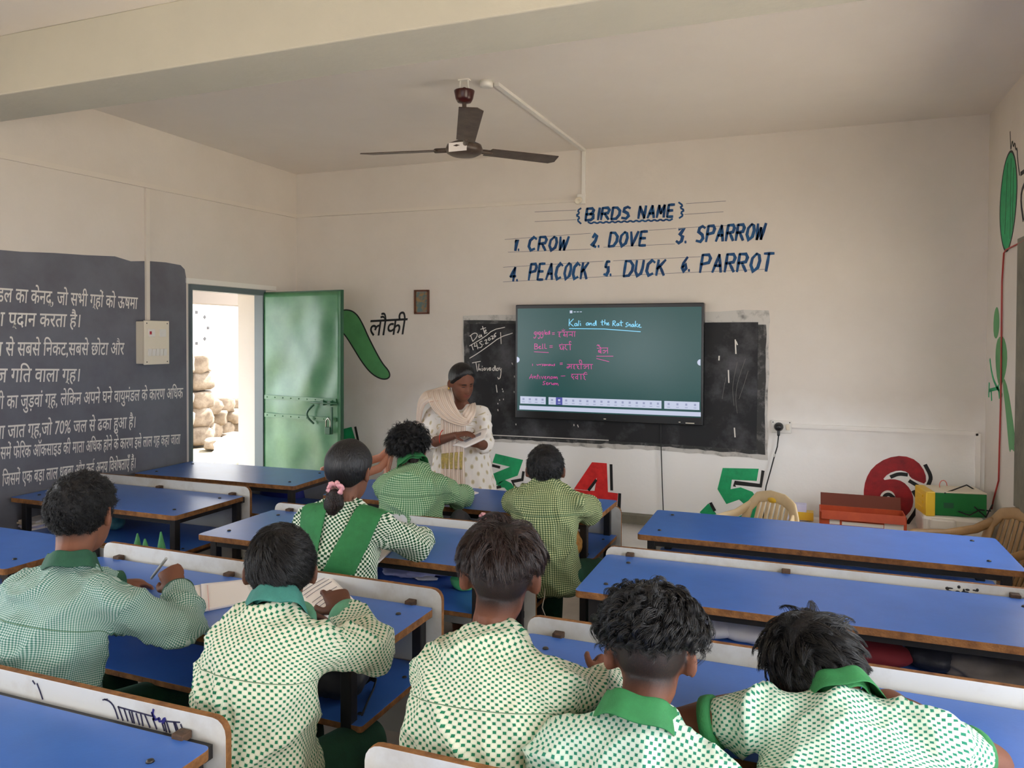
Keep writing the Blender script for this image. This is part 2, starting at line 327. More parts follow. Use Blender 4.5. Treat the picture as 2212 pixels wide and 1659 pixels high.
for (px, py, r) in ((470, 962, .16), (520, 952, .2)):
    p = aZ(px, py, 0); stone('boulder', (p[0], p[1], .03), (r, r * 1.2, r * .5), 'loose boulder lying on the sunlit yard', 'boulders on the yard')
p = aZ(520, 992, 0); sk = MB(); sk.ell((0, 0, 0), (.4, .3, .24), None, 28); sk.v = [tuple(V(v) * (1 + .3 * noise.noise(V(v) * 7))) for v in sk.v]
tag(obj('plastic_sack', sk, 'pvcw', None, (p[0], p[1], .1)), 'crumpled white plastic sack lying outside the doorway', 'sack')
p = aX(425, 708, -9.47); rm = MB()
for k in range(8):
    a = 2 * math.pi * k / 8; rm.box((-9.472, p[1] + .26 * math.cos(a), p[2] + .26 * math.sin(a)), (.01, .05, .05), Matrix.Rotation(a, 3, 'X'))
tag(obj('painted_ring', rm, 'iron'), 'ring of small grey painted marks on the wall outside', 'wall painting')
# ------------------------------------------------------------------ paint, chalk and writing
FW = lambda u, v, h: (u, YF - h, v)
LW = lambda u, v, h: (XL + h, u, v)
RW = lambda u, v, h: (XR - h, u, v)
def parse(t): return [[tuple(map(float, q.split(','))) for q in p.split()] for p in t.split(';') if p.strip()]
def crop(x0, y0, k): return lambda p: (x0 + p[0] * k, y0 + p[1] * k)
def on_front(c, y=YF):
    def g(p): q = aY(*c(p), y); return (q[0], q[2])
    return g
def on_right(c):
    def g(p): q = aX(*c(p), XR); return (q[1], q[2])
    return g
ID = lambda p: p
FT = on_front(ID)
def strokes(mb, t, g, wd, f, h0=.0003, h1=.0018, mi=0):
    for p in parse(t):
        if len(p) > 3: p = [p[0]] + [(a[0] * w1 + b[0] * (1 - w1), a[1] * w1 + b[1] * (1 - w1)) for a, b in zip(p, p[1:]) for w1 in (.75, .25)] + [p[-1]]
        mb.stroke([g(q) for q in p], wd, f, h0, h1, mi)
    return mb
def smooth_poly(pts, it=2):
    pts = [np.array(p, float) for p in pts]
    for _ in range(it): pts = [q for a, b in zip(pts, pts[1:] + pts[:1]) for q in (a * .75 + b * .25, a * .25 + b * .75)]
    return [tuple(p) for p in pts]
# the bird names: a brush alphabet in unit boxes
AB = {'B': '0,0 0,1;0,1 .6,1 .78,.85 .7,.6 .45,.52 0,.5;.45,.52 .82,.42 .85,.15 .6,0 0,0', 'I': '.25,0 .25,1', 'R': '0,0 0,1;0,1 .6,1 .8,.8 .7,.55 0,.48;.35,.48 .85,0',
 'D': '0,0 0,1;0,1 .5,.97 .85,.7 .85,.35 .55,.03 0,0', 'S': '.8,.88 .5,1 .15,.9 .1,.65 .6,.45 .75,.22 .5,0 .0,.08', 'N': '0,0 0,1;0,1 .75,0;.75,0 .75,1', 'A': '0,0 .42,1;.42,1 .8,0;.15,.36 .68,.36',
 'M': '0,0 .1,1;.1,1 .45,.3;.45,.3 .8,1;.8,1 .9,0', 'E': '0,0 0,1;0,1 .7,1;0,.52 .6,.52;0,0 .72,0', 'C': '.8,.85 .5,1 .1,.75 .05,.3 .35,.0 .75,.12', 'O': '.45,1 .1,.75 .05,.35 .35,0 .75,.2 .85,.6 .7,.92 .45,1',
 'W': '0,1 .15,0;.15,0 .45,.75;.45,.75 .65,0;.65,0 .95,1', 'V': '0,1 .35,0;.35,0 .85,1', 'P': '0,0 0,1;0,1 .6,1 .8,.8 .7,.55 0,.46', 'K': '0,0 0,1;.75,1 0,.42;.25,.6 .8,0', 'U': '0,1 .02,.3 .3,0 .65,.15 .75,.5 .75,1',
 'T': '0,1 .9,1;.45,1 .42,0', '1': '.1,.75 .4,1 .35,0', '2': '.05,.75 .35,1 .7,.85 .6,.5 .1,.1 .3,.12 .8,0', '3': '.1,.95 .75,1 .35,.6 .75,.45 .7,.12 .35,0 0,.15', '4': '.6,0 .6,1;.6,1 .0,.35;.0,.35 .9,.35',
 '5': '.75,1 .2,1;.2,1 .12,.6;.12,.6 .6,.6 .75,.3 .5,.02 .05,.1', '6': '.7,1 .2,.6 .1,.25 .4,0 .75,.2 .6,.48 .15,.3', '.': '.0,.04 .12,.04'}
cB = crop(1080, 420, .3497)
def word(mb, t, x0, y0, x1, y1, cap, wd=.0185, sl=.16):
    ws = [{'I': .5, 'M': 1.12, 'W': 1.12, 'T': .95}.get(c, 1) for c in t]; n = sum(ws); adv = (x1 - x0) / (n - .12)
    for i, ch in zip(np.cumsum([0] + ws[:-1]), t):
        for p in parse(AB[ch]):
            q = [FT(cB((x0 + adv * (i + u * .84) + v * cap * sl, y0 + (y1 - y0) * (i + u) / n - v * cap))) for u, v in p]
            if len(q) == 2: q = [q[0], ((q[0][0] + q[1][0]) / 2, (q[0][1] + q[1][1]) / 2), q[1]]; wds = [wd * .75, wd * 1.1, wd * .9]
            else: wds = [wd * (.75 + .4 * math.sin(math.pi * (k + .3) / len(q))) for k in range(len(q))]
            mb.stroke(q, wds, FW)
def letters(name, label, specs, extra=None, lines=''):
    mb = MB(); word(mb, *specs[-1])
    o = tag(obj(name, mb, 'bluep'), label, 'wall lettering', 'blue bird names on the front wall')
    for s_ in specs[:-1]: mb = MB(); word(mb, *s_); obj('list_number' if '.' in s_[0] else 'title_word', mb, 'bluep', o)
    for t in (extra or '').split(';'):
        if t: obj('brace' if len(t) < 90 else 'wavy_underline', strokes(MB(), t, lambda p: FT(cB(p)), .012, FW), 'bluep', o)
    if lines: obj('pencil_guideline', strokes(MB(), lines, lambda p: FT(cB(p)), .003, FW, .0001, .0006), 'pencil', o)
wav = ' '.join('%g,%g' % (545 + 520 * i / 28, 176 - 20 * i / 28 + (6 if i % 2 else -5)) for i in range(29))
letters('title_lettering', 'blue painted title BIRDS NAME in curly brackets, underlined with a wave', [('BIRDS', 528, 160, 808, 148, 72), ('NAME', 855, 148, 1082, 136, 74)],
    '500,86 480,100 492,116 470,130 494,142 478,160 500,180;1105,50 1130,68 1112,82 1140,98 1116,112 1132,130 1108,146;' + wav, '215,108 470,97;1150,57 1395,41;215,168 470,156;1140,124 1380,107')
letters('word_lettering', 'blue painted words 1. CROW', [('1.', 88, 346, 135, 344, 66), ('CROW', 172, 346, 425, 344, 82)], None, '30,278 560,240;50,357 560,338')
letters('word_lettering', 'blue painted words 2. DOVE', [('2.', 562, 326, 645, 322, 80), ('DOVE', 672, 322, 915, 314, 86)], None, '640,326 1080,306;920,222 1090,210')
letters('word_lettering', 'blue painted words 3. SPARROW', [('3.', 1088, 302, 1190, 294, 88), ('SPARROW', 1212, 294, 1640, 276, 96)], None, '1100,208 1500,188')
letters('word_lettering', 'blue painted words 4. PEACOCK', [('4.', 60, 538, 140, 530, 84), ('PEACOCK', 178, 528, 545, 520, 98)], None, '20,450 640,412;20,540 560,512')
letters('word_lettering', 'blue painted words 5. DUCK', [('5.', 640, 502, 715, 498, 86), ('DUCK', 764, 505, 1025, 498, 94)], None, '560,512 1080,486;700,410 1240,385')
letters('word_lettering', 'blue painted words 6. PARROT', [('6.', 1118, 476, 1205, 470, 86), ('PARROT', 1236, 482, 1680, 472, 108)], None, '1080,486 1640,462')
# numerals
c3 = on_front(crop(1050, 940, .2412)); c5 = on_front(crop(1500, 960, .3219)); c4 = on_front(crop(700, 900, .4576))
def numeral(label, polys, shad, g, paint, wd=.02, white=None):
    mb = MB()
    for t in polys: mb.prism([g(p) for p in parse(t)[0]][::-1], FW, .0003, .0015)
    o = tag(obj('painted_numeral', mb, paint), label, 'wall numeral')
    if white: obj('white_centre', MB().prism([g(p) for p in white][::-1], FW, .0012, .0022), 'white', o)
    s2 = MB()
    for t in parse(shad):
        if white and len(t) > 2:
            for _ in range(2): t = [t[0]] + [(a[0] * w1 + b[0] * (1 - w1), a[1] * w1 + b[1] * (1 - w1)) for a, b in zip(t, t[1:]) for w1 in (.75, .25)] + [t[-1]]
        s2.stroke([g(p) for p in t], wd, FW, .0005, .0026)
    obj('drop_shadow_stroke', s2, 'blackp', o)
numeral('green painted numeral 3 with black shadow strokes, under the chalkboard', ['85,165 332,222 283,362 170,402 60,470 15,487 38,355 215,283 58,245', '95,468 120,420 170,402 225,430 262,480 270,560 230,640 150,660 140,610 190,600 205,560 200,510 165,470'], '60,272 120,287;265,470 235,415 325,398 335,330;60,495 90,470 130,462', c3, 'greenp')
numeral('red painted numeral 4 with black shadow strokes, under the chalkboard', ['1265,215 1335,220 1340,356 1388,362 1382,420 1180,376 1180,343 1240,349 1277,350 1288,288 1240,347 1180,341'], '1355,228 1358,345;1396,365 1392,440 1345,430;1250,346 1284,300', c4, 'redp')
numeral('green painted numeral 5 with black shadow strokes, behind the cream chair', ['190,158 432,163 418,245 252,236 243,300 310,288 390,318 440,400 420,500 340,560 200,570 110,520 35,455 95,395 150,470 250,500 330,470 345,410 300,370 215,400 155,300'], '270,278 272,257 445,277 460,180;110,395 135,442', c5, 'greenp')
six = smooth_poly(parse('1555,268 1552,190 1495,108 1400,73 1290,90 1195,152 1148,235 1133,330 1145,405 1190,470 1260,510 1330,515 1410,490 1460,435 1472,365 1450,300 1400,248 1330,230 1258,242 1300,195 1370,172 1432,185 1447,222 1500,248')[0], 1)
numeral('dark red painted numeral 6 with black shadow strokes, behind the cartons', [' '.join('%g,%g' % p for p in six)], '1320,217 1370,196 1425,203;1445,246 1550,308;1548,312 1575,262 1590,215 1550,140;1470,315 1503,370 1500,430 1420,542;1275,385 1272,345 1305,330 1335,355', c5, 'darkredp', .022, [(1297 + 52 * math.cos(a), 362 + 54 * math.sin(a)) for a in np.linspace(0, 6.28, 24)[:-1]])
c2 = on_front(crop(700, 900, .4576))
numeral('green painted numeral partly hidden behind the open door', ['85,60 130,48 180,215 60,260 40,120'], '148,50 185,225', c2, 'greenp')
# bottle gourd and its name
cG = on_front(crop(700, 600, .3135)); gp = smooth_poly(parse('70,250 112,228 150,220 195,228 235,262 272,330 302,400 352,500 402,590 448,642 456,680 432,700 385,696 322,657 262,582 200,480 150,400 100,345 65,300')[0])
gd = tag(obj('painted_gourd', MB().prism([cG(p) for p in gp][::-1], FW, .0003, .0012), 'gourdp'), 'green bottle gourd painted on the front wall beside the open door', 'wall painting')
obj('outline', MB().stroke([cG(p) for p in gp + gp[:1]], .011, FW, .0004, .002), 'blackp', gd)
def text2d(t, bold=0.0, shear=0.0):
    cu = bpy.data.curves.new('t', 'FONT'); cu.body = t; cu.offset = bold; cu.shear = shear; cu.resolution_u = 3
    o = bpy.data.objects.new('t', cu); col.objects.link(o); dg = bpy.context.evaluated_depsgraph_get(); me = o.evaluated_get(dg).to_mesh()
    vs = [(v.co.x, v.co.y) for v in me.vertices]; fs = [tuple(p.vertices) for p in me.polygons]
    o.evaluated_get(dg).to_mesh_clear(); bpy.data.objects.remove(o); bpy.data.curves.remove(cu); return vs, fs
def text_on(mb, t, p0, p1, hgt, f, h=.002, bold=.012, shear=.12, rakar=()):
    """text whose head line runs from p0 to p1 (wall coordinates); rakar: letter indexes that carry a subscript slash"""
    vs, fs = text2d(t, bold, shear); xs = [v[0] for v in vs]; a, b = min(xs), max(xs); top = .63
    k = math.dist(p0, p1) / (b - a); ky = hgt / top; dx, dy = (p1[0] - p0[0]) / (b - a), (p1[1] - p0[1]) / (b - a)
    P = lambda x, y: (p0[0] + (x - a) * dx, p0[1] + (x - a) * dy + (y - top) * ky)
    mb.add([f(*P(*v), h) for v in vs], fs)
    for i in rakar:
        va, _ = text2d(t[:i + 1] + '।', 0, shear); dv, _ = text2d('।', 0, shear); x = max(v[0] for v in va) - max(v[0] for v in dv) + .1
        mb.stroke([P(x - .12, .12), P(x - .32, -.06)], .06 * k, f, .0004, h)
        mb.stroke([P(x - .28, .02), P(x - .1, -.12)], .05 * k, f, .0004, h)
    return mb
mb = MB(); text_on(mb, 'लौकी', cG((318, 292)), cG((578, 278)), .125, FW, .002, .008, .2)
tag(obj('painted_word', mb, 'blackp'), 'black painted Hindi word beside the painted gourd', 'wall lettering')
# black painted board on the left wall with eight lines of white Hindi lettering
ed = [(2.2, .52), (4.08, .52), (4.078, 2.0), (4.066, 2.052), (4.03, 2.078), (3.9, 2.085), (3.75, 2.08), (3.62, 2.066), (3.5, 2.085), (3.3, 2.072), (3.1, 2.064), (2.9, 2.05), (2.5, 2.04), (2.2, 2.03)]
bb = tag(obj('painted_blackboard', MB().prism(ed, LW, .0002, .003), 'slate'), 'black painted board on the left wall covered in white Hindi lettering', 'blackboard')
RAK = lambda t: [i for i in range(len(t)) if t[i:i + 2] == 'गह'] + [t.index(k) + o for k, o in (('केनद', 3), ('पदान', 0)) if k in t]
for i, (t, x0, y0_, x1, y1_, hh, rk) in enumerate([('ंडल का केनद, जो सभी गहों को ऊषमा', -12, 621, 297, 643, .072, (10, 20)), ('श पदान करता है।', -14, 674, 173, 680, .072, (3,)), ('य से सबसे निकट,सबसे छोटा और'.replace('नि', 'िन'), -12, 739, 268, 741, .072, ()),
    ('ज गति वाला गह।'.replace('ति', 'ित'), -10, 796, 172, 797, .072, (12,)), ('वी का जुड़वां गह, लेकिन अपने घने वायुमंडल के कारण अधिक'.replace('कि', 'िक').replace('धि', 'िध'), -12, 856, 395, 838, .068, (15,)), ('ला ज्ञात गह,जो 70% जल से ढका हुआ है।'.replace('ज्ञ', 'ज'), -14, 921, 292, 900, .068, (8,)),
    ('समें फेरिक ऑकसाइड की मात्रा अधिक होने के कारण इसे लाल गह कहा जाता'.replace('रि', 'िर').replace('धि', 'िध').replace('त्र', 'त'), 0, 966, 389, 938, .064, ()), ('जिसमें एक बड़ा लाल धबबा और कई अनय विशेषताएँ हैं।'.replace('जि', 'िज').replace('वि', 'िव'), 4, 1024, 292, 989, .064, ())]):
    a, b = aX(x0, y0_, XL), aX(x1, y1_, XL); mb = MB()
    text_on(mb, t, (a[1], a[2]), (b[1], b[2]), hh, LW, .0042, .009, .14, RAK(t)); obj('lettering_line', mb, 'chalk', bb)
# right wall: gourd with leaf marks and a long-tailed bird
cR = on_right(crop(2080, 250, .5116))
gr = smooth_poly(parse('205,140 222,180 230,260 228,360 215,480 196,560 182,576 168,545 158,470 157,380 166,270 182,185')[0])
go = tag(obj('painted_gourd', MB().prism([cR(p) for p in gr], RW, .0003, .0012), 'greenp'), 'long green gourd painted high on the right wall', 'wall painting')
gb = MB().stroke([cR(p) for p in gr + gr[:1]], .012, RW, .0004, .002); strokes(gb, '200,68 203,140;204,140 210,100 214,135 220,110 224,145 230,135 232,190 240,250', cR, .008, RW); strokes(gb, '190,200 178,500;205,180 200,520;215,220 210,480', cR, .005, RW)
obj('outline', gb, 'blackp', go)
pb = MB()
for t in ('145,804 152,825 155,880 150,925 140,945 130,925 130,860 136,820', '150,935 172,930 186,980 188,1040 178,1100 160,1150 146,1120 138,1040 140,975', '172,1100 190,1150 208,1260 222,1370 215,1400 224,1425 205,1405 198,1425 192,1370 182,1250 170,1150'):
    pb.prism([cR(p) for p in smooth_poly(parse(t)[0], 1)], RW, .0003, .0012)
po = tag(obj('painted_bird', pb, 'gourdp'), 'green long-tailed bird on a twig painted on the right wall', 'wall painting')
obj('twig', strokes(MB(), '115,1030 122,1085 135,1130 165,1180;110,1185 112,1130;112,1160 150,1150;150,1140 155,1190;120,1160 122,1200', cR, .02, RW), 'greenp', po)
tag(obj('painted_word', strokes(MB(), '246,245 258,236 275,238;262,285 248,320 246,370 256,440;262,290 300,260', cR, .022, RW), 'blackp'), 'black painted letter at the edge of the right wall', 'wall lettering')
rw = MB().tube([V(aX(*crop(2080, 250, .5116)(p), XR)) + V((-.008, 0, 0)) for p in parse('300,505 258,532 190,565 180,580 172,700 170,900 168,1100 166,1240 160,1450 158,1540 135,1625 128,1660')[0]], .0045, 8)
tag(obj('red_wire', rw, mat('red insulated wire', S(168, 50, 46), .5)), 'thin red wire hanging down the right wall to the green inverter', 'wire')
# chalkboard set in the wall, with chalk writing
P = lambda x, y, yy=YF: (lambda q: (q[0], q[2]))(aY(x, y, yy))
bo = [P(1000, 683), P(1662, 669.5), P(1658, 992), P(1400, 972), P(1200, 962), P(1003, 950)]
cbd = empty('chalkboard', ((bo[0][0] + bo[1][0]) / 2, YF, (bo[0][1] + bo[2][1]) / 2), 'wide chalkboard with a chalky plaster border, behind the large screen', 'chalkboard')
rgx = random.Random(5)
bo2 = []
for a, b in zip(bo, bo[1:] + bo[:1]):
    for k in range(14): t = k / 14; bo2.append((a[0] + (b[0] - a[0]) * t + rgx.uniform(-.006, .006), a[1] + (b[1] - a[1]) * t + rgx.uniform(-.006, .006)))
obj('plaster_border', MB().prism(bo2[::-1], FW, .0003, .006), 'boardedge', cbd, world=True)
bi = [P(1003, 692), P(1656, 702), P(1652, 982), P(1400, 962), P(1200, 954), P(1004, 945)]
bi2 = []
for a, b in zip(bi, bi[1:] + bi[:1]):
    for k in range(16): t = k / 16; bi2.append((a[0] + (b[0] - a[0]) * t + rgx.uniform(-.005, .005), a[1] + (b[1] - a[1]) * t + rgx.uniform(-.005, .005)))
obj('worn_rim', MB().prism(bi2[::-1], FW, .0005, .010), 'boardrim', cbd, world=True)
obj('slate', MB().prism([P(1016, 700), P(1638, 696), P(1634, 972), P(1400, 956), P(1200, 948), P(1016, 938)][::-1], FW, .0005, .014), 'board', cbd, world=True)
cC = crop(980, 630, .223); gC = on_front(cC, YF - .014); cT = crop(1380, 620, .2351); gT = on_front(cT, YF - .014)
DATE = '165,425 185,480;158,430 195,400 230,405 225,440 185,482;250,420 240,445 262,440 265,410 275,440;280,335 300,410;262,365 310,350;298,395 318,378 308,368 298,390 308,405 325,395;155,525 300,440 380,370 495,345;175,520 190,565;205,505 200,530 230,525;222,500 235,555;240,540 243,541;275,480 250,490 258,505 275,510 275,535 250,545;285,510 288,511;300,475 320,460 318,485 305,510 335,495;345,445 332,460 345,475 358,460 345,445;360,435 378,425 380,445 368,465 392,450;410,400 390,420 395,445 412,430 398,425;155,645 230,600 330,530 450,440 570,402;455,395 460,505'
THU = '180,690 260,675;215,682 230,770;245,700 240,770 255,740 265,765;275,740 280,768;276,722 277,725;295,740 290,760 310,760 308,740 295,740;322,738 328,765 342,740;350,735 345,765 362,760 358,735;395,735 378,742 378,765 395,765 400,700 408,765;430,740 415,745 415,765 430,765 436,740;445,735 448,760 462,758 462,735 455,830 435,850 428,830'
ch = lambda t, g, wd=.0058: strokes(MB(), t, g, wd, FW, .0142, .0152)
for nm, t in (('chalk_date', DATE), ('chalk_day', THU)): obj(nm, ch(t, gC), 'chalk', cbd, world=True)
tm = ch('412,905 421,975;472,940 473,948;478,960 479,972;445,1045 446,1055;482,1038 483,1048;428,1080 429,1090;565,690 570,705;588,815 589,830;585,965 587,978;428,1140 430,1155;603,1280 604,1292;1165,1285 1166,1300;1200,1290 1208,1312;340,1388 1500,1440', gC, .006); strokes(tm, '886,485 892,612;893,500 905,530;738,635 736,672;823,765 827,878;878,1295 884,1378', gT, .008, FW, .0142, .0152); obj('faint_scratch', strokes(MB(), '905,690 870,850 860,950 875,1090;980,660 930,800 895,930 890,1060 905,1160;1005,770 965,900 920,1030;800,830 790,890;790,880 765,1030', gT, .0022, FW, .0142, .0148), 'chalkdim', cbd, world=True)
obj('chalk_tick', tm, 'chalk', cbd, world=True)
# the large touch screen hanging in front of the chalkboard
YS = YF - .10
A, Bq, Cq, Dq = aY(1107, 662, YS), aY(1522.5, 649.8, YS), aY(1519, 917, YS), aY(1116, 906, YS)
tx0, tx1, tz1, tz0 = (A[0] + Dq[0]) / 2 + .006, (Bq[0] + Cq[0]) / 2 - .003, (A[2] + Bq[2]) / 2, (Cq[2] + Dq[2]) / 2
tvo = empty('touch_screen', ((tx0 + tx1) / 2, YF, (tz0 + tz1) / 2), 'large black touch screen showing a green page of handwritten words, over the chalkboard', 'screen')
obj('housing', MB().box(((tx0 + tx1) / 2, YS + .035, (tz0 + tz1) / 2), (tx1 - tx0, .068, tz1 - tz0)), 'tv', tvo, bevel=.006, world=True)
obj('wall_bracket', MB().box(((tx0 + tx1) / 2, YS + .0805, (tz0 + tz1) / 2), (.5, .024, .35)), 'iron', tvo, world=True)
SF = lambda u, v, h: (u, YS - h, v)
def glow(name, c, es=1.0): return mat(name, (0, 0, 0, 1), .25, emit=c, es=es)
sx0, sx1, sz0, sz1 = aY(1117.8, 780, YS)[0], aY(1514.6, 780, YS)[0], aY(1316, 894.5, YS)[2], aY(1316, 664.5, YS)[2]
M['scr'] = glow('lit green screen', S(36, 88, 86), .40); M['cyan'] = glow('lit cyan ink', S(130, 215, 255), .62); M['mag'] = glow('lit magenta ink', S(232, 70, 168), .5); M['bar'] = glow('lit toolbar', S(206, 214, 238), .52); M['bar2'] = glow('lit toolbar selection', S(84, 88, 170), .5); M['ico'] = glow('lit toolbar icon', S(160, 168, 200), .5)
ds = obj('display', MB().prism([(sx0, sz0), (sx1, sz0), (sx1, sz1), (sx0, sz1)], SF, -.002, .0008), 'scr', tvo, world=True)
gS = on_front(cC, YS); w_ = lambda mb: mb
def on_screen(nm, mb, m):
    mb.v = [(v[0] - tvo.location.x, v[1] - tvo.location.y, v[2] - tvo.location.z) for v in mb.v]; obj(nm, mb, m, ds)
sst = lambda t, wd: strokes(MB(), t, gS, wd * .74, SF, .0009, .0014)
on_screen('handwritten_title', sst('1120,265 1118,332;1160,265 1122,305 1160,335;1195,308 1175,308 1170,330 1190,332 1196,308 1200,332;1212,280 1210,330;1228,305 1230,330;1226,287 1227,289;1305,300 1285,305 1283,325 1300,325 1308,302 1312,327;1318,303 1320,328 1322,310 1335,303 1340,328;1372,303 1352,308 1352,328 1370,328 1378,265 1382,328;1440,275 1438,322 1448,326;1425,295 1458,292;1465,272 1462,325 1466,305 1480,300 1483,325;1490,315 1503,308 1497,298 1488,312 1494,325 1508,320;1543,285 1541,332;1543,285 1565,283 1568,300 1543,308 1570,333;1598,308 1580,312 1580,330 1594,330 1600,308 1604,330;1622,280 1622,330 1632,332;1608,300 1640,298;1690,300 1672,303 1670,315 1685,325 1680,340 1664,340;1697,312 1697,340 1700,320 1712,313 1716,340;1742,315 1726,318 1724,338 1738,340 1745,315 1748,340;1762,285 1758,342;1782,312 1760,325 1785,343;1790,332 1806,325 1800,315 1790,328 1797,345 1818,345;1120,358 1460,362 1810,388', .0066), 'cyan')
PK = ['800,388 782,392 780,412 798,412 800,388 798,440 782,455 778,440;812,390 814,415;840,388 822,392 822,414 838,412 840,388 838,445 822,458 818,444;868,388 850,392 850,412 866,412 868,388 866,440 850,452 846,440;882,372 884,415;890,405 902,400 897,390 889,402 894,416 908,412;926,388 912,394 912,412 926,412 930,368 932,414;955,400 978,398;955,415 978,413;1008,392 1182,388;1030,392 1030,405 1015,410 1030,418 1018,432 1035,440;1048,372 1062,380 1078,370;1062,362 1064,364;1070,392 1075,410 1062,425 1085,432;1062,420 1100,418;1100,392 1100,440;1118,422 1130,415 1140,422;1125,418 1150,418;1150,390 1150,435;1172,388 1172,435',
 '785,505 783,555;785,505 810,508 812,525 785,530 818,535 815,553 783,555;825,540 842,535 838,525 826,535 830,553 850,550;862,506 860,550;860,550 868,553;884,504 882,548;882,548 902,551;780,582 920,590;930,525 958,523;930,540 958,538;1022,515 1140,512;1035,515 1022,530 1040,540 1028,555 1058,560 1062,515 1064,565;1048,502 1050,504;1085,515 1085,530 1075,545 1095,560 1100,565;1128,512 1130,565;1128,512 1118,490 1128,478 1138,490',
 '1390,548 1495,545;1415,520 1395,515 1388,525;1400,520 1430,548;1425,548 1428,600;1425,565 1405,565 1400,585 1420,590 1426,572;1405,570 1424,590;1445,575 1460,565 1470,580 1460,595 1445,592;1470,575 1490,570;1490,545 1492,598;1385,625 1545,625;1385,648 1505,678',
 '765,700 765,718;805,705 815,715 830,702 840,712 850,700;868,700 858,706 868,712 858,720;878,704 874,716 888,718 890,704 878,704;896,704 898,718 904,706 914,706 916,718;924,704 922,716 936,716 936,704 924,704;944,704 946,716 958,716 960,704 962,718;980,700 970,706 982,712 970,720;1030,692 1055,690;1030,705 1055,703;1100,705 1348,705;1120,705 1122,735 1105,742 1095,735;1098,730 1140,722;1140,705 1140,745;1170,705 1170,715 1158,722 1172,730 1160,740 1175,750;1195,705 1195,720 1212,725 1195,735 1218,750;1235,705 1235,750;1235,705 1215,680 1222,658 1240,670 1242,700;1258,725 1275,715 1285,730 1275,745 1262,740;1285,722 1305,718;1305,705 1307,750;1332,705 1334,750',
 '735,845 755,800 765,845;735,830 768,825;778,815 780,845 784,822 796,818 800,845;815,800 815,845;805,818 825,815;834,820 836,845;850,820 860,845 872,818;880,835 895,828 888,818 880,832 886,846 900,842;908,820 910,846 914,825 928,820 932,846;945,822 940,842 955,845 960,825 945,822;970,822 972,848 976,826 986,824 988,846 992,826 1002,824 1006,848;1040,818 1080,816;1140,800 1295,800;1155,800 1138,820 1155,835 1165,850;1150,830 1165,822;1200,800 1202,850;1200,822 1182,822 1180,840 1198,842;1232,800 1234,850;1258,800 1258,815 1272,825 1258,835 1278,855;1258,800 1275,780 1290,785',
 '890,868 870,870 868,882 885,890 878,902 862,900;898,892 912,886 906,878 896,888 902,903 916,900;922,882 924,903 930,886 940,882;948,882 948,900 962,900 966,884 968,905;976,884 978,907 982,888 992,886 994,906 998,888 1008,888 1014,910']
for t in PK: on_screen('handwritten_word', sst(t, .0048), 'mag')
def band(px0, px1, py0, py1, h0=.0009, h1=.0014):
    q = [aY(px0, py1, YS), aY(px1, py1, YS), aY(px1, py0, YS), aY(px0, py0, YS)]; z0_ = sz0 + (894.5 - py1) / 230 * (sz1 - sz0); z1_ = sz0 + (894.5 - py0) / 230 * (sz1 - sz0)
    return MB().prism([(q[0][0], z0_), (q[1][0], z0_), (q[2][0], z1_), (q[3][0], z1_)], SF, h0, h1)
on_screen('task_strip', band(1122, 1514, 883, 892), 'bar')
for i, (a, b, n_) in enumerate(((1124, 1179, 4), (1185, 1429, 16), (1435, 1511, 4))):
    on_screen('toolbar', band(a, b, 862, 878.5), 'bar')
    for k in range(n_):
        x = a + (b - a) * (k + .5) / n_
        if i == 1 and k == 1: on_screen('selected_tool', band(x - 7, x + 7, 862, 878.5, .0012, .0018), 'bar2')
        ic = band(x - 2.2, x + 2.2, 866, 870.5, .0015, .002); ic2 = band(x - 3, x + 3, 874, 875.3, .0015, .002); ic.add(ic2.v, ic2.f, 0); on_screen('tool_icon', ic, 'bar' if (i == 1 and k == 1) else 'ico')
for px in (1116.6, 1513.2):
    on_screen('side_tab', MB().prism([(aY(px, 780, YS)[0] + .021 * math.cos(a) * (1 if px < 1300 else -1), aY(1316, 780, YS)[2] + .021 * math.sin(a)) for a in np.linspace(-1.57, 1.57, 12)][::(1 if px < 1300 else -1)], SF, .0009, .0014), 'bar')
tb = MB()
for a, b, c_, d_ in ((1231, 1236.5, 670, 676), (1239, 1244, 672.3, 673.8), (1246, 1250.5, 672.3, 673.8), (1252.5, 1257, 672.3, 673.8)):
    q = band(a, b, c_, d_); tb.add(q.v, q.f, 0)
on_screen('status_marks', tb, 'bar')
lg = MB()
for a, b, zz in ((1304, 1309, .02), (1466, 1470, .02), (1481, 1500, .016)):
    lg.box(((aY(a, 900, YS)[0] + aY(b, 900, YS)[0]) / 2, YS - .0005, tz0 + zz), (aY(b, 900, YS)[0] - aY(a, 900, YS)[0], .002, .006))
obj('bezel_mark', lg, 'pvc', tvo, world=True)
# ------------------------------------------------------------------ framed picture, fan, trunking, switches
pc = aY(912.5, 652.5, YF); pw, ph = .125, .175; pf = empty('framed_picture', (pc[0], YF - .012, pc[2]), 'small framed print hanging above the teacher', 'picture')
obj('frame', MB().box((0, 0, ph / 2), (pw, .02, .013)).box((0, 0, -ph / 2), (pw, .02, .013)).box((pw / 2 - .006, 0, 0), (.013, .02, ph)).box((-pw / 2 + .006, 0, 0), (.013, .02, ph)), mat('varnished picture frame', S(96, 52, 30), .4), pf)
mp = mat('faded colour print', S(150, 116, 72), .4, c2=S(84, 110, 112), vs=26, lo=.42, hi=.56)
obj('print', MB().box((0, .003, 0), (pw - .02, .006, ph - .02)), mp, pf)
cpt = aY(1003, 225, 3.65); fx, fy = cpt[0], 3.65
fan = empty('ceiling_fan', (fx, fy, ZC), 'dusty brown three blade ceiling fan', 'fan')
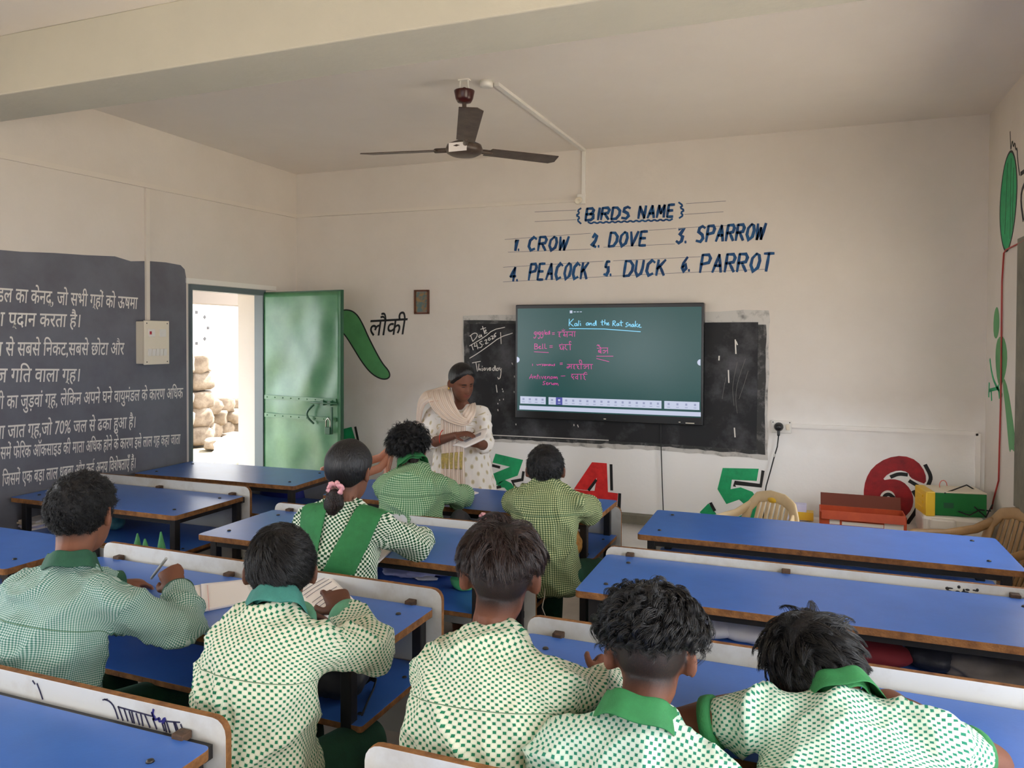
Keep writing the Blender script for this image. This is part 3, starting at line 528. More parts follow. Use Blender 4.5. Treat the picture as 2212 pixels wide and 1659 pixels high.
obj('hook', MB().tube([(-.02, 0, 0), (-.025, 0, -.035), (-.03, 0, -.07)], .005, 8).tube([(.02, 0, 0), (.022, 0, -.035), (.026, 0, -.07)], .005, 8).box((0, 0, -.003), (.06, .03, .006)), 'pvcw', fan)
obj('canopy', MB().lathe([(.03, -.055), (.054, -.06), (.052, -.07), (.046, -.1), (.036, -.118), (.012, -.122)], n=28), 'fanm', fan)
obj('downrod', MB().tube([(0, 0, -.05), (0, 0, -.36)], .012, 10), 'fan', fan)
obj('hub', MB().lathe([(.03, .05), (.05, .04), (.09, .022), (.098, .0), (.092, -.018), (.07, -.03), (.02, -.034)], (0, 0, -.365), n=32), 'fan', fan)
obj('paper_label', MB().box((.006, -.094, -.372), (.1, .004, .045)), 'paper', fan)
for k in range(3):
    a = math.radians(-62 + 120 * k); Rz = Matrix.Rotation(a, 3, 'Z') @ Matrix.Rotation(math.radians(-3), 3, 'Y') @ Matrix.Rotation(math.radians(-9), 3, 'X'); b = MB()
    b.tube([Rz @ V((.08, 0, 0)), Rz @ V((.17, 0, 0))], (.013), 8)
    ol = [(.15, -.05), (.60, -.062), (.635, .02), (.61, .05), (.15, .045)]
    b.prism(ol, lambda u, v, h: Rz @ V((u, v, h - .1 * (v * v))), -.002, .002); b.v = [(v[0], v[1], v[2] - .365) for v in b.v]
    obj('blade', b, 'fan', fan)
def trunk(name, pts, label, wd=.03, th=.018, m='trunk'):
    mb = MB()
    for a, b in zip(pts, pts[1:]):
        a, b = V(a), V(b); mb.box((a + b) / 2, (abs(a.x - b.x) + wd if abs(a.x - b.x) > .05 else wd, abs(a.y - b.y) + wd if abs(a.y - b.y) > .05 else wd, abs(a.z - b.z) + wd if abs(a.z - b.z) > .05 else wd))
    return tag(obj(name, mb, m), label, 'cable trunking')
mb = MB(); q0 = V((fx + .14, fy + .1, ZC - .009)); q1 = V((aY(1262, 324, YF)[0], YF - .009, ZC - .009)); d = (q1 - q0); L_ = d.length
mb.box((q0 + q1) / 2, (L_, .028, .018), Matrix.Rotation(math.atan2(d.y, d.x), 3, 'Z')); zt = aY(1250, 425, YF)[2]
mb.box((q1.x, YF - .009, (ZC + zt) / 2), (.026, .018, ZC - zt))
tag(obj('fan_trunking', mb, 'pvcw'), 'white cable trunking from the ceiling fan down the front wall', 'cable trunking')
tag(obj('junction_box', MB().lathe([(.02, 0), (.034, 0), (.034, -.03), (.02, -.034)], (fx + .1, fy + .06, ZC), 20), 'pvcw'), 'round white junction box on the ceiling beside the fan', 'junction box')
lh = empty('lamp_holder', (q1.x - .015, YF, zt - .02), 'small white lamp holder below the fan trunking on the front wall', 'lamp holder')
obj('base', MB().box((0, -.012, 0), (.06, .024, .07)), 'pvcw', lh, bevel=.004)
obj('socket', MB().lathe([(.02, 0), (.024, .03), (.022, .06), (.016, .06), (.012, .05)], (-.012, -.02, -.005), 16, R=Matrix.Rotation(math.radians(110), 3, 'X')), 'pvc', lh)
zl = aY(645, 467, YF)[2]; zr = aY(1235, 433, YF)[2]
mb = MB(); a_, b_ = V((XL, YF - .008, zl)), V((q1.x - .04, YF - .008, zr)); mb.box((a_ + b_) / 2, ((b_ - a_).length, .016, .026), Matrix.Rotation(-math.atan2(zr - zl, b_.x - a_.x), 3, 'Y'))
tag(obj('wall_trunking', mb, 'trunk'), 'cream trunking running along the front wall to the lamp holder', 'cable trunking')
za, zb_ = aX(0, 336, XL), aX(636, 467, XL); mb = MB(); a_, b_ = V((XL + .008, 2.4, za[2] + (za[1] - 2.4) * (za[2] - zb_[2]) / (zb_[1] - za[1]))), V((XL + .008, YF, zb_[2]))
mb.box((a_ + b_) / 2, (.016, (b_ - a_).length, .03), Matrix.Rotation(math.atan2(b_.z - a_.z, b_.y - a_.y), 3, 'X'))
tag(obj('wall_trunking', mb, 'trunk'), 'cream trunking running along the left wall above the black board', 'cable trunking')
s0, s1 = aX(283, 700, XL), aX(348, 778, XL); yc, zc = (s0[1] + s1[1]) / 2 + .01, (s0[2] + s1[2]) / 2
sb = empty('switchboard', (XL, yc, zc), 'ivory switchboard box on the black painted wall', 'switchboard')
bw, bh = s1[1] - s0[1] - .05, .27
obj('back_box', MB().box((.035, 0, 0), (.07, bw, bh)), 'pvc', sb, bevel=.004); fp = obj('face_plate', MB().box((.074, 0, 0), (.012, bw + .012, bh + .01)), 'pvc', sb, bevel=.003)
for dy in (-.045, .045): obj('socket_outlet', MB().box((.082, dy, .062), (.008, .05, .05)), 'pvcw', fp, bevel=.002)
obj('indicator', MB().box((.086, -.058, .062), (.006, .014, .02)), mat('red indicator', S(170, 30, 50), .3), fp)
for k in range(5): obj('switch', MB().box((.083, -.062 + .031 * k, -.062), (.01, .024, .045), Matrix.Rotation(.12, 3, 'Y')), 'pvcw', fp, bevel=.002)
for dy in (-1, 1):
    for dz in (-1, 1): obj('screw', MB().ell((.081, dy * (bw / 2 - .012), dz * (bh / 2 - .012)), (.003, .004, .004), n=8), 'bolt', fp)
zu = zl + .1
tag(obj('drop_trunking', MB().box((XL + .009, yc - .01, (zc + bh / 2 + 2.552) / 2), (.018, .028, 2.545 - zc - bh / 2 - .01)), 'trunk'), 'cream trunking dropping down the left wall to the switchboard', 'cable trunking')
so_ = aY(1688, 921.5, YF); sk = empty('wall_socket', (so_[0], YF, so_[2]), 'white wall socket right of the chalkboard', 'socket')
spl = obj('face_plate', MB().box((0, -.01, 0), (.125, .02, .082)), 'pvcw', sk, bevel=.004); obj('switch', MB().box((.04, -.022, 0), (.022, .008, .04)), 'pvc', spl, bevel=.002)
for dx in (-.052, .052): obj('screw', MB().ell((dx, -.0205, .03), (.004, .003, .004), n=8), 'bolt', spl)
pg = empty('black_plug', (so_[0] - .016, YF - .02, so_[2]), 'black three pin plug in the white wall socket, with a hanging cord', 'plug')
obj('plug_body', MB().tube([(0, 0, 0), (0, -.022, 0), (0, -.045, -.004)], [(.03, .03), (.028, .028), (.018, .018)], 14, cap=.3).tube([(0, -.03, -.01), (0, -.036, -.05)], .009, 8), 'black', pg)
ca = MB(); cp = [(1682, 940), (1679, 965), (1673, 985), (1665, 1015), (1655, 1050), (1650, 1085), (1648, 1130)]
ca.tube([V(aY(x, y, YF - .03)) - pg.location for x, y in cp], .004, 8); obj('cord', ca, 'rubber', pg)
obj('tape_band', MB().tube([V(aY(1673.6, 981, YF - .03)) - pg.location, V(aY(1672, 986, YF - .03)) - pg.location], .0055, 8), 'white', pg)
tz_ = so_[2] + .01; x2 = aY(2112, 936, YF)[0]
tag(obj('wall_trunking', MB().box(((so_[0] + .0625 + x2) / 2, YF - .009, tz_), (x2 - so_[0] - .0625, .018, .026)).box((x2, YF - .009, tz_ / 2 + .15), (.026, .018, tz_ - .3)), mat('pale trunking', (.84, .80, .75, 1), .6)), 'cream trunking from the wall socket to the right corner', 'cable trunking')
tag(obj('screen_cable', MB().tube([V(aY(x, y, YF - .025)) for x, y in ((1427, 908), (1428, 960), (1430, 1030), (1433, 1110), (1436, 1180))], .0035, 8), 'rubber'), 'thin black cable hanging below the large screen', 'cable')
tag(obj('wall_ledge', MB().box((-1.3, YF - .04, .33), (5.3, .08, .06)), 'grey'), 'low grey cement ledge along the foot of the front wall', 'ledge')
# ------------------------------------------------------------------ school desks: top, shelf, legs, and a tall front board with the seat of the row ahead
DESK = {}; M['plyd'] = mat('dark wooden block', S(92, 66, 46), .8, c2=S(58, 42, 30), vs=30, bump=.3, bs=90)
def desk(key, x0, x1, yf, yb, label, pt=.785, rot=0, seat=True, gp='rows of blue topped school desks'):
    L, W = x1 - x0, yb - yf; root = empty('school_desk', ((x0 + x1) / 2, (yf + yb) / 2, 0), label, 'school desk', gp, math.radians(rot)); DESK[key] = root
    rd = random.Random(key)
    def rrect(a, b, c, d, r, corners=(1, 1, 1, 1), n=4):
        out = []
        for (cx, cy, s, on) in ((b - r, d - r, 0, corners[0]), (a + r, d - r, 1, corners[1]), (a + r, c + r, 2, corners[2]), (b - r, c + r, 3, corners[3])):
            if on: out += [(cx + r * math.cos((s + k / n) * math.pi / 2), cy + r * math.sin((s + k / n) * math.pi / 2)) for k in range(n + 1)]
            else: out.append((cx + r * (1 if s in (0, 3) else -1), cy + r * (1 if s < 2 else -1)))
        return out
    UP = lambda u, v, h: (u, v, h)
    obj('desktop', MB().prism(rrect(-L / 2, L / 2, -W / 2, W / 2, .018), UP, .716, .74, 0, 1), ['blue', 'ply'], root, bevel=.0015)
    for bx in (-L / 2 + .09, L / 2 - .09):
        for by in (-W / 2 + .1, W / 2 - .09): obj('bolt', MB().lathe([(.002, .0), (.009, .0), (.007, .004), (.002, .005)], (bx + rd.uniform(-.015, .015), by, .7401), 10), 'bolt', root)
    py = W / 2 + .035
    ptop = pt if seat is not None and pt else .70
    FP = lambda u, v, h: (u, py + h, v)
    obj('front_board', MB().prism(rrect(-L / 2 - .012, L / 2 + .012, .30, ptop, .035, (1, 1, 0, 0))[::-1], FP, -.009, .009, 0, 1), ['panel', 'ply'], root, bevel=.001)
    if pt:
        for bx in (-L / 2 + .09, rd.uniform(-.12, .05), L / 2 - .09): obj('bracket_block', MB().box((bx, W / 2 + .008, .742), (.030, .030, .018)), 'plyd', root, bevel=.003)
        obj('board_rail', MB().box((0, W / 2 + .012, .715), (L - .04, .022, .03)), 'iron', root)
    for sx in (-1, 1):
        x = sx * (L / 2 - .055)
        for y in (-W / 2 + .055, W / 2 - .0): obj('leg', MB().box((x, y, .358), (.034, .034, .716)), 'iron', root, bevel=.003)
        obj('side_rail', MB().box((x, 0, .70), (.03, W - .1, .03)).box((x, .0, .52), (.026, W - .1, .026)), 'iron', root, bevel=.002)
        obj('foot_rail', MB().box((x, .15, .10), (.03, W + .22, .03)), 'iron', root, bevel=.002)
    obj('apron_rail', MB().box((0, -W / 2 + .055, .70), (L - .14, .03, .03)), 'iron', root)
    sh = obj('shelf', MB().prism(rrect(-L / 2 + .02, L / 2 - .005, -W / 2 + .04, W / 2 + .01, .01), UP, .534, .552, 0, 1), ['blue', 'ply'], root, bevel=.001)
    for bx in (L / 2 - .05,):
        for by in (-W / 2 + .1, W / 2 - .1): obj('bolt', MB().lathe([(.002, 0), (.008, 0), (.006, .003), (.002, .004)], (bx, by, .5522), 10), 'bolt', sh)
    if seat:
        obj('seat', MB().prism(rrect(-L / 2, L / 2, py + .03, py + .30, .015), UP, .40, .422, 0, 1), ['blue', 'ply'], root, bevel=.0015)
        for sx in (-1, 1): obj('seat_leg', MB().box((sx * (L / 2 - .055), py + .24, .2), (.032, .032, .4)).box((sx * (L / 2 - .055), py + .12, .385), (.03, .3, .03)), 'iron', root, bevel=.002)
    return root
desk('R1', -.667, .785, 3.285, 3.79, 'bright blue empty school desk of the front row, in front of the cream chair', 0, seat=False)
desk('R2', -.715, .76, 2.475, 2.94, 'blue school desk with a stained white back board and papers on its shelf', .765)
desk('R3', -.74, .74, 1.60, 2.06, 'violet blue school desk where three boys sit in the foreground', .78, -.8)
desk('R4', -.80, .68, .80, 1.28, 'school desk whose white back board stands at the bottom centre edge of the photo', .785)
desk('M0', -2.42, -.905, 3.455, 3.945, 'front row school desk where two boys sit before the teacher', 0, seat=False, rot=-1)
desk('M1', -2.44, -1.085, 2.575, 3.085, 'school desk where the girl with the green sash sits, with crumpled papers on its shelf', .77)
desk('M2', -2.55, -1.085, 1.72, 2.165, 'school desk where two boys write in open books, with a long white back board', .79, -1.2)
desk('M3', -2.62, -1.145, .78, 1.25, 'near blue school desk with black ink doodles on its white back board', .785)
desk('L0', -3.895, -2.715, 3.59, 4.085, 'empty school desk by the open door, its top shining with daylight', 0, 1.5, seat=False)
desk('L1', -3.915, -2.785, 2.80, 3.285, 'school desk beside the black painted wall, with a stack of books on its shelf', .785)
desk('L2', -3.93, -2.725, 1.93, 2.35, 'school desk at the left edge of the photo, beyond the tallest boy', 0)
# ink doodles on the near board
cD = crop(0, 1400, .2351); gD = on_front(cD, 1.275); DF = lambda u, v, h: (u, 1.276 - h, v)
dm = strokes(MB(), '1085,535 1130,665;1140,560 1175,670;1185,580 1218,685;1210,585 1235,690;1250,600 1282,705;1292,605 1315,715;1330,612 1378,730;1405,650 1440,745;1085,540 1395,625;1490,690 1510,760;1510,685 1530,770;1530,680 1560,775;1595,680 1630,795;1610,680 1650,800;1660,700 1700,810;1690,740 1712,815;1520,672 1650,682;960,470 1010,490 1050,540 1085,650;340,325 365,390 392,470;945,475 985,470;300,300 320,330', gD, .0028, DF)
doodle = obj('ink_doodle', dm, 'ink', DESK['M3'], world=True); doodle.location = (0, 0, 0)
obj('blue_scribble', strokes(MB(), '1410,565 1400,610 1425,640 1400,660 1440,655 1470,640 1455,670 1490,675 1510,640 1520,665 1495,690;1395,590 1415,650', gD, .0045, DF), mat('blue ballpoint scribble', S(36, 32, 110), .5), DESK['M3'], world=True)
# ------------------------------------------------------------------ moulded plastic armchairs
def plastic_chair(loc, rot, m, label, sticker=False, zs=.85):
    r = empty('plastic_chair', loc, label, 'chair', 'moulded plastic armchairs', math.radians(rot))
    r.scale = (.95, .95, zs); rows = []
    for i in range(9):
        v = i / 8; rr = []
        for j in range(11):
            u = j / 10 * 2 - 1; e = 1 - .12 * u * u
            rr.append(V((u * .215 * (1 - .1 * v), -.22 + .44 * v, .43 - .025 * (1 - u * u) * math.sin(math.pi * v) - .02 * (v < .1))))
        rows.append(rr)
    obj('seat', MB().sheet(rows), m, r, solid=.012)
    for sx in (-1, 1):
        obj('leg', MB().tube([(sx * .2, -.2, .43), (sx * .24, -.25, 0)], [(.03, .014), (.022, .012)], 10, side=(1, 0, 0), cap=0), m, r)
        obj('leg', MB().tube([(sx * .19, .2, .43), (sx * .23, .28, 0)], [(.03, .014), (.022, .012)], 10, side=(1, 0, 0), cap=0), m, r)
        obj('arm', MB().tube([(sx * .245, -.23, .40), (sx * .265, -.2, .62), (sx * .27, -.1, .655), (sx * .265, .08, .66), (sx * .235, .22, .70), (sx * .19, .29, .765)], [(.014, .03)] + [(.012, .03)] * 2 + [(.012, .027)] * 3, 12, side=(0, 0, 1) if False else (sx, 0, 0)), m, r)
    bk = []
    rim = [(-.2, .21, .44), (-.225, .25, .58), (-.205, .285, .74), (-.15, .31, .82), (-.06, .325, .845), (.06, .325, .845), (.15, .31, .82), (.205, .285, .74), (.225, .25, .58), (.2, .21, .44)]
    rs = [V(p) for p in rim]; fine = []
    for i in range(len(rs) - 1):
        for k in range(4): fine.append(rs[i].lerp(rs[i + 1], k / 4))
    fine.append(rs[-1])
    mb = MB().tube(fine, [(.036, .012)] * len(fine), 12, side=(-1, 0, .2)); b = obj('backrest', mb, m, r)
    for k in range(8):
        x = -.145 + .29 * k / 7; mb2 = MB().tube([(x * .85, .235, .45), (x, .275, .62), (x * 1.0, .318, .815 - .9 * x * x)], [(.0155, .006)] * 3, 8, side=(1, 0, 0)); obj('back_slat', mb2, m, b)
    obj('lower_back_band', MB().tube([(-.19, .21, .455), (0, .235, .455), (.19, .21, .455)], [(.02, .01)] * 3, 10, side=(0, 0, 1)), m, b)
    if sticker: obj('yellow_sticker', MB().tube([(-.02, .322, .826), (-.02, .300, .826)], [(.032, .016)] * 2, 16, side=(1, 0, 0), cap=0), 'invy', b)
    return r
q = aY(1655, 1062, 4.3); plastic_chair((q[0] - .185, 4.22, 0), -50, 'cream', 'cream plastic armchair with a yellow sticker, below the painted 5', True)
plastic_chair((.735, 4.33, 0), -72, 'tan', 'tan plastic armchair by the right wall, beside the green inverter')
q = aY(862, 975, 4.62); plastic_chair((q[0] - .30, 4.465, 0), -60, 'terra', 'terracotta plastic armchair standing behind the front desk, left of the teacher', zs=1.04)
# ------------------------------------------------------------------ low table with cartons, battery and inverter
tb = empty('low_table', (.42, 4.98, 0), 'low white table under the cartons in front of the painted 6', 'table')
obj('table_top', MB().box((0, 0, .445), (1.1, .46, .03)), 'pvcw', tb, bevel=.006)
for sx in (-.5, .5):
    for sy in (-.19, .19): obj('leg', MB().box((sx, sy, .215), (.04, .04, .43)), 'pvcw', tb)
a_, b_ = aY(1772, 1100, 4.9), aY(1955, 1112, 4.9); cw = b_[0] - a_[0]; cx = (a_[0] + b_[0]) / 2
ct = empty('carton', (cx, 4.94, .461), 'open orange carton with brown flaps, below the painted 6', 'box')
zt_ = a_[2] - .461
obj('carton_body', MB().box((0, -.1, zt_ / 2), (cw, .006, zt_)).box((0, .1, zt_ / 2), (cw, .006, zt_)).box((-cw / 2, 0, zt_ / 2), (.006, .2, zt_)).box((cw / 2, 0, zt_ / 2), (.006, .2, zt_)).box((0, 0, .004), (cw, .2, .006)), 'orange', ct)
obj('flap', MB().box((0, .125, zt_ + .03), (cw * .98, .006, .085), Matrix.Rotation(-.5, 3, 'X')), 'brown', ct)
obj('flap', MB().box((0, -.118, zt_ - .012), (cw * .98, .004, .05), Matrix.Rotation(-.3, 3, 'X')), 'orange', ct)
obj('printed_label', MB().box((-cw * .33, -.1045, zt_ * .55), (.055, .002, .035)).box((.0, -.1045, zt_ * .48), (.22, .002, .02)).box((cw * .36, -.1045, zt_ * .45), (.1, .002, .06)), 'pvcw', ct)
bt = empty('battery_tub', (.81, 5.02, .461), 'white plastic battery tub under the green inverter', 'battery')
obj('tub', MB().box((0, 0, .065), (.32, .3, .13)), 'pvcw', bt, bevel=.02); obj('tub_lid', MB().box((-.06, -.16, .09), (.13, .03, .06)), 'pvcw', bt, bevel=.012)
iv = empty('inverter', (.80, 5.0, .592), 'green and yellow metal inverter box on the white battery tub', 'inverter', None, math.radians(8))
obj('case', MB().box((.03, 0, .065), (.27, .2, .13)), 'invg', iv, bevel=.004); obj('end_panel', MB().box((-.125, 0, .065), (.05, .215, .14)), 'invy', iv, bevel=.006)
obj('lid', MB().box((.03, .0, .134), (.27, .2, .006)), 'pvc', iv)
for k in range(3): obj('rocker', MB().box((-.153, .0, .03 + .035 * k), (.008, .12, .014)), 'invy', iv)
obj('vent_slot', MB().box((-.03, -.101, .06), (.05, .001, .03)).box((.06, -.101, .03), (.1, .002, .004)), 'doord', iv)
for pts in ([(.02, -.11, .03), (.06, -.15, .02), (.12, -.13, .05), (.2, -.05, .03)], [(.1, -.11, .06), (.15, -.13, .01), (.22, -.02, .06)], [(-.05, -.1, .13), (.1, .02, .16), (.2, .05, .1)]): obj('lead_wire', MB().tube(pts, .004, 8), 'rubber', iv)
obj('wire_loop', MB().tube([(-.02 + .02 * math.cos(t), .03, .15 + .03 * math.sin(t)) for t in np.linspace(0, 5.6, 12)], .0025, 6), mat('pink lead wire', S(220, 120, 110), .5), iv)
bx = empty('small_box', (aY(1720, 1110, 5.05)[0], 5.08, .461), 'small blue and white box beside the orange carton', 'box')
obj('box_body', MB().box((0, 0, .05), (.12, .07, .1)), 'paperl', bx, bevel=.003); obj('box_band', MB().box((.05, -.001, .03), (.1, .074, .05)), 'invy', bx)
# ------------------------------------------------------------------ books, papers and bags
def quad_book(name, label, cat, pts, z, th, m='paper', group=None, cover=None, curl=0, nl=0, lm='line'):
    P4 = [V(aZ(x, y, z)) for x, y in pts]; c = sum(P4, V()) / 4; r = empty(name, (c.x, c.y, z), label, cat, group); rows = []
    n = 10
    for i in range(n + 1):
        u = i / n; a, b = P4[0].lerp(P4[3], u), P4[1].lerp(P4[2], u)
        rows.append([a.lerp(b, j / n) - V((c.x, c.y, z)) + V((0, 0, th + curl * math.sin(math.pi * min(1, j / n + .0)) * .5 + curl * (j / n) ** 3)) for j in range(n + 1)])
    low = [[V((p.x, p.y, 0.0006)) for p in rr] for rr in rows]
    mb = MB().sheet(rows); mb.sheet([rr[::-1] for rr in low])
    o = len(rows[0]); k = (n + 1) ** 2
    edge = [j for j in range(o)] + [i * o + o - 1 for i in range(1, n + 1)] + [n * o + j for j in range(o - 2, -1, -1)] + [i * o for i in range(n - 1, 0, -1)]
    def lo(i): return k + (i // o) * o + (o - 1 - i % o)
    mb.add([], []); base = len(mb.v) - 2 * k
    for a, b in zip(edge, edge[1:] + edge[:1]): mb.f.append((a, lo(a), lo(b), b)); mb.m.append(0); mb.s.append(False)
    obj('pages', mb, m, r)
    for t in range(nl):
        v = (t + 1.5) / (nl + 2); st = [rows[int(v * n)][j] + V((0, 0, .0012)) for j in range(1, n)]
        obj('ruled_line' if nl > 2 else 'margin_line', MB().tube(st, .0006 if lm == 'line' else .0009, 5), lm, r)
    return r
quad_book('notebook_page', 'left page of the open notebook in front of the tallest boy', 'notebook', [(365, 1276), (433, 1265), (435, 1323), (366, 1338)], .7405, .004, group='open notebook of the tallest boy')
nb = quad_book('notebook', 'right page of the open ruled notebook between the tallest boy and the next boy', 'notebook', [(434, 1265), (537, 1254), (556, 1299), (436, 1323)], .7405, .006, group='open notebook of the tallest boy', nl=0)
obj('margin_line', MB().tube([V(aZ(448, 1264, .7475)) - nb.location, V(aZ(452, 1321, .7475)) - nb.location], .0007, 5), 'line', nb)
bk = quad_book('textbook', 'thick printed textbook under the hand of the second boy', 'book', [(636, 1293), (707, 1259), (763, 1318), (702, 1346)], .7405, .016, curl=.02, nl=7, lm='pencil')
pr = MB()
for k in range(7):
    a, b = V(aZ(650 + k * 9, 1296 + k * 5.5, .775)), V(aZ(690 + k * 9.5, 1276 + k * 6, .775)); 
pg_ = [V(aZ(x, y, .7745)) for x, y in ((700, 1275), (722, 1281), (742, 1304), (716, 1310))]
obj('printed_picture', MB().add([p - bk.location for p in pg_], [(0, 1, 2, 3)]), mat('printed page block', S(176, 186, 226), .6, c2=S(196, 170, 110), vs=40), bk, solid=.001)
quad_book('notebook', 'white notebook under the arm of the curly haired boy at the front desk', 'notebook', [(955, 1053), (978, 1050), (1034, 1066), (1000, 1077)], .741, .006)
quad_book('notebook', 'white notebook at the right end of the front desk', 'notebook', [(1232, 1081), (1291, 1082), (1281, 1096), (1225, 1093)], .741, .006)
quad_book('notebook', 'white notebook overhanging the desk edge beside the girl', 'notebook', [(812, 1176), (850, 1188), (812, 1222), (787, 1221)], .741, .006)
quad_book('loose_paper', 'small white paper under the girl\'s right elbow', 'paper', [(885, 1150), (924, 1157), (919, 1163), (890, 1160)], .741, .002)
def crumple(name, label, cat, px, py, z, size, m, amp=.35, group=None, seed=1, fr=9, rz=0):
    p = aZ(px, py, z); mb = MB(); mb.ell((0, 0, 0), size, Matrix.Rotation(rz, 3, 'Z'), 36)
    mb.v = [(v[0], v[1], v[2]) for v in mb.v]; out = []
    for v in mb.v:
        q_ = V(v); k = 1 + amp * noise.noise(q_ * fr + V((seed, 0, 0))) + amp * .7 * abs(noise.noise(q_ * fr * 2.2 + V((0, seed, 3)))); out.append((q_.x * k, q_.y * k, max(q_.z * k, -size[2]) + size[2] + .001))
    mb.v = out; return tag(obj(name, mb, m, None, (p[0], p[1], z)), label, cat, group)
for i, (px, py, sx, sy, sz, rz) in enumerate([(872, 1240, .085, .06, .012, .3), (908, 1243, .09, .06, .014, -.2), (890, 1232, .05, .045, .03, .5), (925, 1236, .055, .05, .028, 1.0), (952, 1241, .06, .05, .016, .1), (915, 1252, .06, .03, .008, .0)]):
    crumple('crumpled_paper', ['flat crumpled lavender paper at the left of the heap on the girl\'s desk shelf', 'flat lavender paper in the middle of the heap on the girl\'s desk shelf', 'screwed up lavender paper standing at the back of the shelf heap', 'tall folded lavender paper on the shelf heap', 'lavender paper at the right of the heap on the girl\'s desk shelf', 'white folded sheet at the front of the shelf heap'][i], 'paper', px, py, .553, (sx, sy, sz), 'paperl' if i < 5 else 'paper', .5, 'papers on the girl\'s desk shelf', i + 2, 22, rz)
crumple('film_bag', 'lime green plastic film bag on the girl\'s desk shelf', 'bag', 1004, 1272, .553, (.05, .04, .035), 'clear', .4, None, 4, 18)
for i, (px, py, s_) in enumerate(((1535, 1372, (.10, .06, .028)), (1615, 1385, (.09, .05, .03)))):
    crumple('paper_roll', ['curled printed sheet on the shelf behind the curly haired boy', 'curled printed sheet on the shelf beside the leaning boy\'s head'][i], 'paper', px, py, .553, s_, 'paper', .3, 'curled sheets on the shelf', i + 7, 10)
crumple('red_bag', 'dark red cloth bag on the shelf right of the leaning boy', 'bag', 1900, 1432, .553, (.09, .06, .035), 'red', .3, None, 9, 9)
crumple('dark_bag', 'black cloth bag on the shelf between the red bag and the grey cloth', 'bag', 2010, 1445, .553, (.08, .07, .04), 'bag', .3, None, 5, 9)
crumple('grey_cloth', 'crumpled grey cloth on the shelf at the right edge', 'cloth', 2130, 1470, .553, (.13, .08, .03), 'clothgrey', .5, None, 12, 9)
crumple('dark_bag', 'small black bag on the shelf of the empty front desk', 'bag', 1870, 1216, .553, (.07, .05, .035), 'bag', .3, None, 15, 9)
crumple('yellow_cloth', 'ochre printed cloth on the shelf at the right end of the front desk', 'cloth', 1238, 1205, .553, (.035, .05, .07), 'yellowc', .4, None, 6, 16)
crumple('teal_bag', 'teal film bag on the shelf beside the black painted wall', 'bag', 246, 1142, .553, (.06, .05, .035), 'tealbag', .35, None, 3, 14)
crumple('blue_backpack', 'blue backpack on the seat behind the desk by the door', 'backpack', 610, 1112, .423, (.17, .07, .13), 'bagb', .18, None, 8, 6)
BPX = [aY(940, 1150, 3.28)[0], aY(1032, 1150, 3.28)[0]]
bp = crumple('black_backpack', 'black backpack on the seat between the two front boys, left one', 'backpack', 945, 1195, .423, (.075, .08, .175), 'bag', .15, None, 21, 5); 
b2 = crumple('black_backpack', 'black backpack with a pink and white patterned flap, between the two front boys', 'backpack', 1030, 1200, .423, (.085, .08, .178), 'bag', .12, None, 31, 6)
fm = MB()
for k in range(7): fm.ell((-.05 + .017 * k, -.03 - .012 * (k % 2), .345 + .012 * math.sin(k * 1.9)), (.011, .02, .008), Matrix.Rotation(k, 3, 'Z'), 8)
bp.location = (-1.50, 3.27, .424); b2.location = (-1.335, 3.265, .424)
obj('patterned_flap', fm, 'pink', b2); obj('strap', MB().tube([(-.075, -.03, .18), (-.085, -.045, .27), (-.05, -.03, .325)], [(.008, .003)] * 3, 8, side=(1, 0, 0)), 'pink', b2)
bm = crumple('black_bag', 'black bag with a loose strap on the shelf under the second boy\'s desk', 'bag', 712, 1500, .553, (.11, .09, .05), 'bag', .3, None, 11, 9)
sp = [aZ(775, 1480, .56), aZ(800, 1462, .585), aZ(812, 1470, .58), aZ(806, 1490, .56), aZ(792, 1520, .556), aZ(782, 1545, .553)]
obj('strap', MB().tube([V(p) - bm.location for p in sp], [(.011, .003)] * 6, 8, side=(1, 0, 0)), 'bag', bm)
for i in range(5):
    p = aZ(58, 1141, .553); mb = MB().box((0, 0, 0), (.17 - .012 * (i % 3), .12, .009), Matrix.Rotation((-.2, .15, -.05, .3, .1)[i], 3, 'Z'))
    tag(obj('exercise_book', mb, ['paper', 'paperl', 'paper', 'pvc', 'paper'][i], None, (p[0], p[1] + .04, .5575 + .0095 * i)), ['bottom exercise book', 'second exercise book from the bottom', 'middle exercise book', 'second exercise book from the top', 'top exercise book'][i] + ' of the stack on the shelf by the black wall', 'book', 'exercise books on the shelf')
p = aZ(385, 1150, .5); sbw = empty('steel_bowl', (-2.33, 2.42, .423), 'shiny steel bowl on the seat behind the long back board', 'bowl')
obj('bowl', MB().lathe([(.02, .0), (.05, .02), (.08, .055), (.085, .06), (.078, .056), (.048, .024), (.02, .006)], n=28), 'steel', sbw)
for i, (px, py, hh) in enumerate(((294, 1172, .06), (312, 1172, .05), (340, 1176, .07))):
    b = aY(px, py, 2.32); mb = MB().lathe([(.028, 0), (.022, hh * .5), (.004, hh)], n=7); mb.v = [(v[0] * (1 + .3 * noise.noise(V(v) * 40)), v[1] * .7, v[2]) for v in mb.v]
p = aY(318, 1180, 2.32); gb_ = MB().ell((0, 0, .17), (.10, .06, .17), None, 24)
for dx, hh in ((-.075, .075), (-.03, .055), (.055, .095)): gb_.lathe([(.032, .24), (.018, .30 + hh * .4), (.003, .33 + hh)], (dx, 0, 0), 8)
gb_.v = [(v[0] + .008 * noise.noise(V(v) * 30), v[1], v[2] * (p[2] + .055 - .425) / .42) for v in gb_.v]
M['conegreen'] = mat('green cloth bag', S(70, 140, 88), .7, c2=S(50, 112, 66), vs=20)
tag(obj('green_bag', gb_, 'conegreen', None, (p[0], 2.34, .424)), 'green cloth bag with pointed corners behind the long back board', 'bag')
